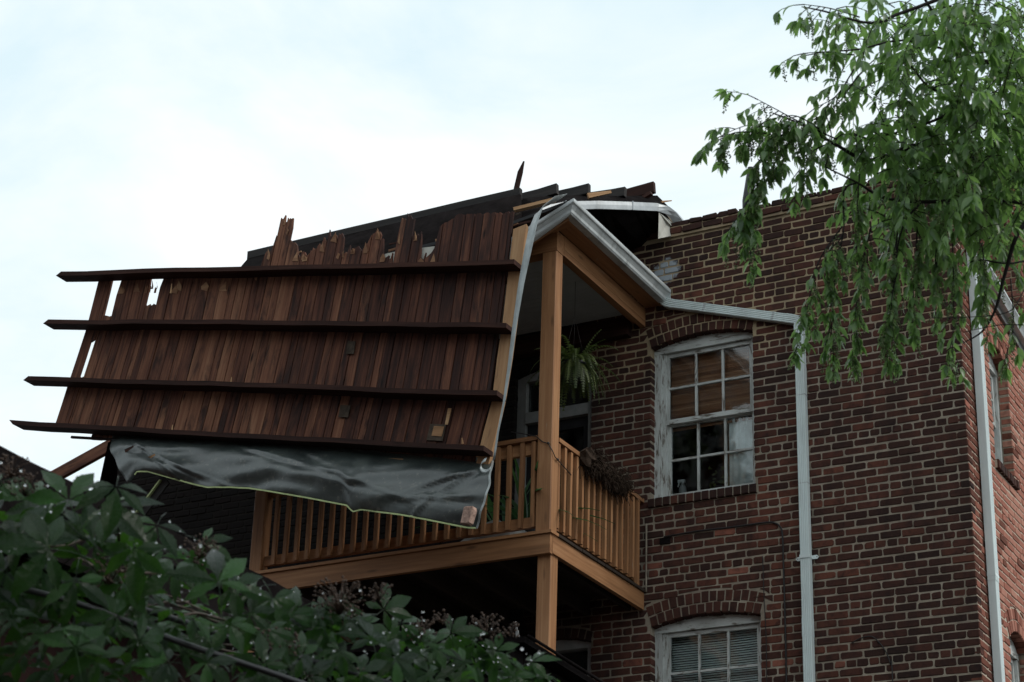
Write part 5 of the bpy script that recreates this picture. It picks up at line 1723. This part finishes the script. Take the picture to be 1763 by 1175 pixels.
def catmull(P_, sub=6):
    out = []
    for i in range(len(P_) - 1):
        p0, p1, p2, p3 = P_[max(0, i - 1)], P_[i], P_[i + 1], P_[min(len(P_) - 1, i + 2)]
        for k in range(sub):
            f = k / sub
            out.append(0.5 * ((2 * p1) + (p2 - p0) * f + (2 * p0 - 5 * p1 + 4 * p2 - p3) * f * f + (3 * p1 - p0 - 3 * p2 + p3) * f ** 3))
    out.append(P_[-1])
    return out
def fcable(pts, r, lab):
    P_ = [far(px, py, d) for px, py, d in pts]
    tag(MB().tube(catmull(P_), r, 8).build('service_cable', M['black'], None, P_[0]), lab, 'cable', 'black service cables in front of the creeper')
fcable([(-120, 985, 6.2), (20, 1010, 6.2), (135, 1040, 6.2), (230, 1075, 6.2), (320, 1110, 6.2), (450, 1153, 6.2), (560, 1192, 6.2), (700, 1245, 6.2)], 0.0095, 'lower black cable crossing the creeper leaves')
fcable([(180, 1030, 6.6), (325, 1074, 6.6), (395, 1100, 6.6), (500, 1128, 6.6), (630, 1166, 6.6), (760, 1205, 6.6)], 0.0105, 'upper black cable with wet shine among the creeper leaves')

# ================================================================== CREEPER
vine = thing('creeper_vine', (0.3, -11.0, 0), 'wet five-leaved creeper covering the garage in the foreground', 'creeper')
def leaflet(mb, base, d, up, ln, wd, tint, curl=0.25):
    d = d.normalized()
    sd = d.cross(up).normalized()
    n = sd.cross(d).normalized()
    prof = [(0.0, 0.03), (0.13, 0.30), (0.26, 0.68), (0.31, 0.62), (0.43, 0.96), (0.47, 0.86), (0.58, 0.98), (0.62, 0.82), (0.72, 0.72), (0.76, 0.56), (0.86, 0.34), (1.0, 0.0)]
    vs, gr = [], []
    for i, (f, w) in enumerate(prof):
        c = base + d * ln * f - n * ln * curl * f * f
        zig = 1.0
        for s in (-1, 0, 1):
            vs.append(c + sd * s * wd * 0.5 * w * zig + n * (0.13 * wd * abs(s) * w))
            gr.append(V3((s * w * 0.5, f + abs(s) * 0.18, 0)))
    fs = []
    for i in range(len(prof) - 1):
        for j in (0, 1):
            fs.append((i * 3 + j, i * 3 + j + 1, i * 3 + 3 + j + 1, i * 3 + 3 + j))
    mb.add(vs, fs, tint, gr, True)
def palmate_mesh(seed):
    mb = MB()
    tn = rr(0, 1)
    for k, a in enumerate((-105, -55, 0, 55, 105)):
        a = math.radians(a + rr(-9, 9))
        L_ = (0.72, 0.95, 1.08, 0.95, 0.72)[k] * rr(0.9, 1.08)
        d = V3((math.sin(a), math.cos(a), rr(-0.30, -0.02)))
        leaflet(mb, V3((math.sin(a), math.cos(a), 0)) * 0.05, d, V3((rr(-.2, .2), rr(-.2, .2), 1)), L_, L_ * rr(0.36, 0.45), min(1, max(0, tn + rr(-.12, .12))), rr(0.1, 0.45))
    mb.tube([V3((0, 0, 0)), V3((0, -0.35, -0.06)), V3((0, -0.75, -0.35))], 0.012, 4, tn)
    return mb.mesh('leaf', M['vine'])
PAL = [palmate_mesh(k) for k in range(9)]
def put_leaf(px, py, dist, size_px, rot=None, tilt=None):
    p = far(px, py, dist)
    sc = size_px / F_PX * dist
    tocam = (CAM - p).normalized()
    nrm = (V3((rr(-.5, .5), rr(-.5, .5), 1.0)) * (tilt if tilt is not None else rr(0.1, 1.0)) + tocam * (rr(0.5, 1.0) if tilt is not None else rr(-0.2, 1.0))).normalized()
    x = nrm.orthogonal().normalized()
    y = nrm.cross(x)
    base = Matrix((x, y, nrm)).transposed()
    mw = Matrix.Translation(p) @ base.to_4x4() @ Matrix.Rotation(rr(0, 6.28) if rot is None else rot, 4, 'Z') @ Matrix.Scale(sc, 4)
    return R.choice(PAL), mw
hero = [(200, 838, 6.1, 82), (118, 862, 6.2, 78), (55, 905, 6.2, 80), (470, 1030, 6.5, 56), (440, 1015, 6.5, 52), (520, 1045, 6.6, 52), (560, 1050, 6.6, 50), (600, 1045, 6.7, 48), (390, 985, 6.5, 56), (400, 1010, 6.4, 60), (330, 960, 6.5, 54), (85, 880, 6.3, 95), (192, 872, 6.2, 92), (30, 925, 6.1, 90), (85, 945, 6.0, 98), (160, 935, 6.3, 88), (270, 905, 6.4, 70), (230, 945, 6.1, 75), (300, 985, 6.2, 75), (375, 1002, 6.1, 85),
        (60, 860, 6.5, 80), (10, 985, 6.1, 75), (130, 1000, 6.0, 70), (215, 1005, 6.2, 65), (430, 1055, 6.4, 65), (500, 1060, 6.5, 62), (395, 1075, 6.3, 58), (460, 1085, 6.3, 60), (330, 1065, 6.2, 60),
        (560, 1080, 6.6, 60), (600, 1070, 6.6, 62), (640, 1100, 6.5, 60), (585, 1120, 6.4, 58), (520, 1130, 6.3, 58), (690, 1075, 6.7, 58), (730, 1110, 6.7, 62), (680, 1135, 6.5, 58), (775, 1090, 6.8, 56),
        (820, 1105, 6.9, 58), (800, 1140, 6.7, 56), (852, 1135, 6.9, 52), (915, 1140, 7.0, 46), (885, 1165, 6.9, 48), (740, 1160, 6.6, 56), (620, 1160, 6.4, 56), (455, 1145, 6.2, 55), (130, 1115, 5.9, 75),
        (170, 1135, 5.9, 70), (80, 1090, 6.0, 65), (240, 1105, 6.0, 60), (290, 1140, 6.0, 58), (20, 1060, 6.0, 65), (200, 1060, 6.1, 60), (355, 1140, 6.1, 55), (930, 1165, 7.0, 50), (660, 1050, 6.7, 55), (350, 935, 6.5, 60), (-30, 900, 6.2, 90), (-20, 1010, 6.1, 80), (530, 1165, 6.3, 55), (0, 830, 6.4, 60)]
outline = [(0, 835), (60, 845), (140, 870), (220, 880), (300, 915), (360, 945), (420, 998), (500, 1035), (600, 1045), (700, 1068), (800, 1085), (860, 1105), (900, 1130), (945, 1145), (955, 1190)]
def top_out(px):
    return polyat(outline, px)
nleaf = 0
for (px, py, d, s) in hero:
    me, mw = put_leaf(px, py, d, s, None, rr(0.1, 0.7))
    inst('leaf', me, vine, mw @ Matrix.Scale(rr(0.92, 1.05), 4))
    nleaf += 1
while nleaf < 265:
    px = rr(-60, 950)
    py = top_out(px) + 18 + (1200 - top_out(px)) * R.random() ** 1.1
    me, mw = put_leaf(px, py, rr(6.2, 7.0) + (px / 950) * 0.5, rr(30, 60) * (1.05 if px < 350 else 0.86))
    inst('leaf', me, vine, mw)
    nleaf += 1
while nleaf < 292:
    me, mw = put_leaf(rr(-20, 300), rr(1010, 1190), rr(6.2, 6.8), rr(44, 72))
    inst('leaf', me, vine, mw)
    nleaf += 1
# woody stems
mb = MB()
for k in range(22):
    px, py = rr(0, 860), 0
    py = top_out(px) + rr(90, 240)
    d = rr(6.6, 7.1)
    pts = [far(px, py, d)]
    ang = rr(-0.6, 0.9)
    for q in range(5):
        px += 38 * math.cos(ang) + rr(-8, 8)
        py += 38 * math.sin(ang) + rr(-8, 8)
        ang += rr(-0.3, 0.3)
        pts.append(far(px, py, d + 0.03 * q))
    MB().tube(catmull(pts, 3), rr(0.003, 0.006), 5).build('stem', M['stem'], vine)
mb = MB()
mb.tube(catmull([far(20, 1500, 6.7), far(140, 1250, 6.8), far(200, 1080, 6.7), far(204, 880, 6.25)], 5), 0.008, 6, 0.5, 0.004)
mb.build('stem', M['stem'], vine)
mb = MB()
mb.tube(catmull([far(600, 1500, 7.0), far(560, 1300, 7.0), far(520, 1100, 6.7)], 5), 0.011, 6)
mb.build('stem', M['stem'], vine)
# bud clusters
def cluster(px, py, d, rpx, n):
    c = far(px, py, d)
    r = rpx / F_PX * d
    mb = MB()
    for k in range(int(n * 0.7)):
        q = V3((rr(-1, 1), rr(-1, 1), rr(-0.8, 0.8)))
        if q.length > 1: q.normalize()
        p = c + q * r
        mb.ball(p, rr(0.0030, 0.0052), rr(0, 1))
        if k % 2 == 0: mb.tube([c + V3((0, 0, -r * 0.6)), lerp(c, p, 0.6), p], 0.0012, 3)
    tag(mb.build('bud_cluster', M['bud'], vine), kind='stuff')
for args in ((20, 805, 6.3, 30, 90), (45, 838, 6.3, 30, 80), (345, 945, 6.4, 30, 90), (585, 1032, 6.6, 46, 190), (655, 1020, 6.6, 22, 60), (725, 1085, 6.7, 26, 70), (840, 1080, 6.9, 32, 100), (760, 1062, 6.8, 16, 40), (190, 985, 6.2, 36, 80), (480, 1110, 6.3, 34, 70), (880, 1085, 6.9, 16, 40)):
    cluster(*args)
# rain drops hanging on leaves and buds
mb = MB()
for k in range(110):
    px = rr(0, 930)
    py = top_out(px) - 20 + (1175 - top_out(px)) * R.random() ** 1.3
    d = 5.75 + px / 950 * 0.75 + rr(-0.1, 0.25)
    mb.ball(far(px, py, d), rr(0.0018, 0.0040) * (1.0 if R.random() < 0.85 else 1.4))
for (px, py) in ((35, 815), (45, 835), (25, 838), (315, 937), (318, 1012), (333, 1011), (350, 940), (357, 963), (585, 1035), (615, 1015), (600, 1045), (725, 1090), (835, 1085), (1, 800)):
    for q in range(1):
        mb.ball(far(px + rr(-6, 6), py + rr(-6, 6), 6.0 + px / 950 * 0.6), rr(0.003, 0.0055))
tag(mb.build('rain_drop', M['drop'], vine), kind='stuff')

# ================================================================== TREE (drooping sprays, upper right)
tree = thing('leafy_tree', far(2140, 560, 11.0) * 1.0, 'leafy green tree whose drooping sprays hang into the upper right', 'tree')
tb = far(2140, 560, 11.0)
tree.location = V3((tb.x, tb.y, 0))
TB = V3((tb.x, tb.y, 0))
trunk = MB()
trunk.tube(catmull([TB, TB + V3((0.05, 0.05, 2.0)), TB + V3((-0.05, 0, 4.2)), far(2080, 330, 10.8), far(1990, 120, 10.7), far(1930, -150, 10.8)], 4), 0.17, 12, 0.5, 0.07)
limbs = [([(2085, 380, 10.8), (1900, 345, 10.5), (1763, 304, 10.3), (1660, 270, 10.2), (1587, 249, 10.0), (1500, 276, 9.9), (1440, 250, 9.8), (1382, 216, 9.7), (1330, 195, 9.7)], 0.032, 0.004),
         ([(2040, 200, 10.7), (1880, 225, 10.5), (1763, 204, 10.3), (1674, 184, 10.1), (1590, 215, 10.0), (1500, 240, 10.0)], 0.026, 0.004),
         ([(2000, 140, 10.7), (1880, 170, 10.6), (1763, 135, 10.4), (1725, 114, 10.4), (1664, 96, 10.3), (1638, 72, 10.2), (1593, 0, 10.1), (1560, -60, 10.1)], 0.024, 0.006),
         ([(2080, 440, 10.8), (1900, 390, 10.3), (1763, 350, 10.0), (1680, 345, 9.9), (1587, 348, 9.8), (1520, 340, 9.8), (1476, 315, 9.7), (1421, 288, 9.7)], 0.024, 0.004),
         ([(2085, 350, 10.8), (1850, 340, 9.9), (1763, 387, 9.6), (1731, 470, 9.6), (1715, 530, 9.6), (1692, 570, 9.6), (1660, 590, 9.6)], 0.022, 0.003),
         ([(1990, 100, 10.7), (1850, 20, 10.4), (1700, -20, 10.2), (1560, 20, 10.0), (1500, 40, 9.9), (1420, 20, 9.9), (1380, 12, 9.9)], 0.022, 0.003),
         ([(1674, 184, 10.1), (1600, 150, 10.0), (1560, 110, 10.0), (1493, 118, 9.9), (1449, 171, 9.8), (1430, 190, 9.8)], 0.010, 0.003),
         ([(1660, 96, 10.3), (1560, 70, 10.1), (1480, 85, 10.0), (1420, 90, 9.9), (1378, 98, 9.9)], 0.010, 0.003),
         ([(1587, 348, 9.8), (1560, 380, 9.7), (1545, 430, 9.7), (1540, 520, 9.7)], 0.009, 0.003),
         ([(1476, 315, 9.7), (1453, 330, 9.7), (1452, 400, 9.65), (1430, 430, 9.6), (1405, 470, 9.6)], 0.007, 0.003),
         ([(1421, 288, 9.7), (1432, 240, 9.7), (1420, 190, 9.7)], 0.005, 0.003),
         ([(1763, 500, 9.6), (1740, 535, 9.5), (1690, 545, 9.5), (1600, 548, 9.5)], 0.004, 0.002),
         ([(1763, 560, 9.5), (1720, 560, 9.5), (1660, 572, 9.5)], 0.004, 0.002),
         ([(1900, 390, 10.3), (1763, 450, 9.7), (1690, 448, 9.7), (1670, 452, 9.7)], 0.008, 0.004)]
trunk.build('trunk', M['bark'], tree)
for pts, r0, r1 in limbs:
    MB().tube(catmull([far(*q) for q in pts], 5), r0 * 0.68, 7, 0.5, r1 * 0.8).build('limb', M['bark'], tree)

def leaf_mesh(k):
    mb = MB()
    prof = [(0.0, 0.04), (0.16, 0.55), (0.36, 0.98), (0.58, 0.92), (0.80, 0.5), (1.0, 0.0)]
    vs, gr = [], []
    curl = rr(0.05, 0.35)
    fold = rr(0.05, 0.3)
    wd = rr(0.30, 0.40)
    for f, w in prof:
        for s in (-1, 0, 1):
            vs.append(V3((s * w * wd * 0.5, f, -curl * f * f + abs(s) * w * wd * fold)))
            gr.append(V3((s * w * 0.4, f + abs(s) * 0.2, 0)))
    fs = [(i * 3 + j, i * 3 + j + 1, i * 3 + 4 + j, i * 3 + 3 + j) for i in range(5) for j in (0, 1)]
    mb.add(vs, fs, k / 10.0, gr, True)
    return mb
LM = [leaf_mesh(k) for k in range(10)]
LMESH = [m.mesh('leaf', M['leaf']) for m in LM]
leaves = []           # (matrix, variant, size)
twigs, fruits = MB(), MB()
def add_leaf(p, d, size):
    d = d.normalized()
    nr = V3((rr(-.7, .7), rr(-.7, .7), 1.0))
    x = d.cross(nr)
    if x.length < 0.05: x = d.orthogonal()
    x.normalize()
    z = x.cross(d)
    mw = Matrix.Translation(p) @ Matrix((x, d, z)).transposed().to_4x4() @ Matrix.Scale(size, 4)
    leaves.append((mw, R.randrange(10), size))
def spray(p, d, ln, droop, step=0.026, lsize=0.085, r=0.0028, fruit=0.25):
    n = max(4, int(ln / step))
    pth = [p.copy()]
    d = d.normalized()
    sd = 1
    for i in range(n):
        d = (d + V3((rr(-.10, .10), rr(-.10, .10), -droop + rr(-.05, .05)))).normalized()
        p = p + d * step
        pth.append(p.copy())
        if i > 0:
            sd = -sd
            side = d.cross(V3((0, 0, 1)))
            if side.length < 0.25: side = V3((rr(-1, 1), rr(-1, 1), 0))
            side = side.normalized() * sd + V3((rr(-.5, .5), rr(-.5, .5), 0))
            ld = d * 0.55 + side * 0.75 + V3((0, 0, rr(-1.1, -0.25)))
            add_leaf(p, ld, lsize * rr(0.7, 1.25))
    for q in range(R.choice((3, 4, 5))):
        add_leaf(p, d * 0.6 + V3((rr(-.8, .8), rr(-.8, .8), rr(-0.9, -0.1))), lsize * rr(0.85, 1.25))
    twigs.tube(pth[::2] + ([pth[-1]] if len(pth) % 2 == 0 else []), r, 4, 0.5, 0.001)
    if R.random() < fruit:
        i = R.randrange(len(pth))
        q = pth[i].copy()
        dd = V3((rr(-.3, .3), rr(-.3, .3), -1))
        pts = [q.copy()]
        for k in range(10):
            q = q + dd.normalized() * 0.012
            pts.append(q.copy())
            for s in range(3):
                fruits.ball(q + V3((rr(-.009, .009), rr(-.009, .009), rr(-.005, .005))), rr(0.0028, 0.0042))
        twigs.tube(pts[::3], 0.001, 3)
def along(pts, every, ln, droop, spread, down=0.3, fruit=0.3, ls=0.085):
    path = catmull([far(*q) for q in pts], 10)
    acc = 0
    for a, b in zip(path, path[1:]):
        seg = (b - a).length
        acc += seg
        while acc > every:
            acc -= every
            d = (b - a).normalized() * rr(0.3, 1.0) + V3((rr(-1, 1), rr(-1, 1), rr(-1, 0.5))) * spread + V3((0, 0, -down))
            spray(lerp(a, b, R.random()), d, ln * rr(0.6, 1.2), droop, lsize=ls, fruit=fruit)
    spray(path[-1], path[-1] - path[-3], ln, droop, lsize=ls, fruit=fruit)
    twigs.tube(path, 0.004, 4, 0.5, 0.0015)
LOBES = [([(1410, 222, 9.7), (1370, 200, 9.65), (1330, 205, 9.65)], 0.05, 0.15, 0.14), ([(1360, 215, 9.65), (1335, 250, 9.6), (1322, 285, 9.6)], 0.05, 0.14, 0.18), ([(1320, 230, 9.65), (1270, 228, 9.6), (1240, 240, 9.6)], 0.06, 0.10, 0.12), ([(1300, 320, 9.55), (1280, 360, 9.55), (1262, 385, 9.55)], 0.05, 0.12, 0.22), ([(1545, 470, 9.6), (1530, 530, 9.6), (1528, 585, 9.6)], 0.045, 0.14, 0.22),
         ([(1440, 240, 9.75), (1380, 212, 9.7), (1335, 188, 9.7), (1305, 172, 9.7)], 0.045, 0.16, 0.10),
         ([(1400, 228, 9.7), (1340, 222, 9.65), (1290, 216, 9.65), (1250, 230, 9.65)], 0.05, 0.13, 0.12),
         ([(1345, 232, 9.65), (1312, 270, 9.6), (1296, 320, 9.6), (1284, 380, 9.6)], 0.042, 0.13, 0.20),
         ([(1300, 300, 9.6), (1290, 370, 9.6), (1292, 430, 9.6)], 0.05, 0.12, 0.25),
         ([(1420, 250, 9.8), (1385, 270, 9.75), (1375, 300, 9.75)], 0.05, 0.14, 0.2),
         ([(1500, 240, 9.95), (1450, 232, 9.9), (1430, 262, 9.85)], 0.06, 0.15, 0.16),
         ([(1470, 95, 10.0), (1420, 90, 9.9), (1385, 92, 9.9)], 0.055, 0.14, 0.14),
         ([(1480, 30, 9.95), (1430, 15, 9.9), (1385, 8, 9.9)], 0.055, 0.14, 0.14),
         ([(1470, 120, 9.9), (1440, 165, 9.8), (1405, 185, 9.8)], 0.05, 0.14, 0.16),
         ([(1450, 390, 9.65), (1410, 450, 9.6), (1392, 520, 9.6), (1378, 570, 9.6)], 0.036, 0.15, 0.24),
         ([(1452, 400, 9.65), (1438, 480, 9.6), (1432, 560, 9.6), (1432, 590, 9.6)], 0.036, 0.15, 0.24),
         ([(1500, 390, 9.7), (1482, 470, 9.65), (1472, 550, 9.65), (1470, 585, 9.65)], 0.04, 0.14, 0.24),
         ([(1545, 400, 9.7), (1540, 470, 9.65), (1536, 560, 9.65), (1536, 580, 9.65)], 0.034, 0.15, 0.24),
         ([(1580, 380, 9.75), (1575, 460, 9.7), (1570, 530, 9.7)], 0.04, 0.15, 0.24),
         ([(1640, 420, 9.7), (1642, 500, 9.65), (1641, 570, 9.65), (1640, 610, 9.65)], 0.055, 0.12, 0.24),
         ([(1610, 400, 9.75), (1612, 470, 9.7), (1610, 510, 9.7)], 0.045, 0.14, 0.24),
         ([(1690, 420, 9.7), (1698, 480, 9.65), (1700, 540, 9.65)], 0.045, 0.13, 0.22),
         ([(1480, 300, 9.75), (1476, 360, 9.7), (1480, 420, 9.7)], 0.045, 0.14, 0.22),
         ([(1740, 480, 9.6), (1745, 560, 9.55), (1735, 600, 9.55)], 0.08, 0.12, 0.2)]
for pts, ev, ln, dr in LOBES:
    up_ = pts[-1][1] <= 400
    along(pts, ev * (0.62 if up_ else 1.0), ln, dr, 0.85 if up_ else 0.75, fruit=1.0, ls=0.068 if up_ else 0.063)
# the main mass: sprays from points filling an uneven crown
BLOBS = [(1680, 300, 75, 90, 16), (1720, 60, 70, 60, 26), (1740, 200, 50, 110, 26), (1700, 340, 90, 110, 34), (1600, 220, 140, 160, 30), (1640, 50, 130, 50, 26), (1490, 55, 70, 45, 14), (1560, 155, 100, 60, 26), (1690, 170, 90, 80, 30), (1530, 255, 65, 50, 16), (1620, 270, 100, 70, 32),
         (1720, 300, 80, 80, 34), (1560, 345, 60, 50, 20), (1640, 375, 90, 55, 28), (1720, 410, 60, 50, 22), (1750, 90, 60, 90, 18), (1520, 400, 50, 40, 8)]
for cx, cy, rx, ry, n in BLOBS:
    for k in range(n):
        a, q = rr(0, 6.28), math.sqrt(R.random())
        px, py = cx + rx * q * math.cos(a), cy + ry * q * math.sin(a) - 25
        d = rr(9.6, 10.6)
        p = far(px, py, d)
        dirv = _right * rr(-1.0, 0.7) + V3((rr(-.5, .5), rr(-.8, .8), rr(-0.3, 0.6)))
        spray(p, dirv, rr(0.18, 0.42), rr(0.06, 0.20), lsize=rr(0.052, 0.090), fruit=0.5)
# 290 biggest leaves in view are parts, the rest one crown
vis = []
for i, (mw, k, s) in enumerate(leaves):
    px, py, w = proj(mw.translation)
    vis.append((s / w if 10 < px < 1750 and 10 < py < 1165 and px < 1560 else 0, i))
vis.sort(reverse=True)
sing = set(i for s, i in vis[:290])
cr = MB()
for i, (mw, k, s) in enumerate(leaves):
    if i in sing: inst('leaf', LMESH[k], tree, mw)
    else: cr.add([mw @ p for p in LM[k].v], LM[k].f, R.random(), LM[k].g, True)
tag(cr.build('foliage', M['leaf'], tree), kind='stuff')
tag(twigs.build('twig', M['bark'], tree), kind='stuff')
tag(fruits.build('fruit', M['fruit'], tree), kind='stuff')
print('leaves', len(leaves))
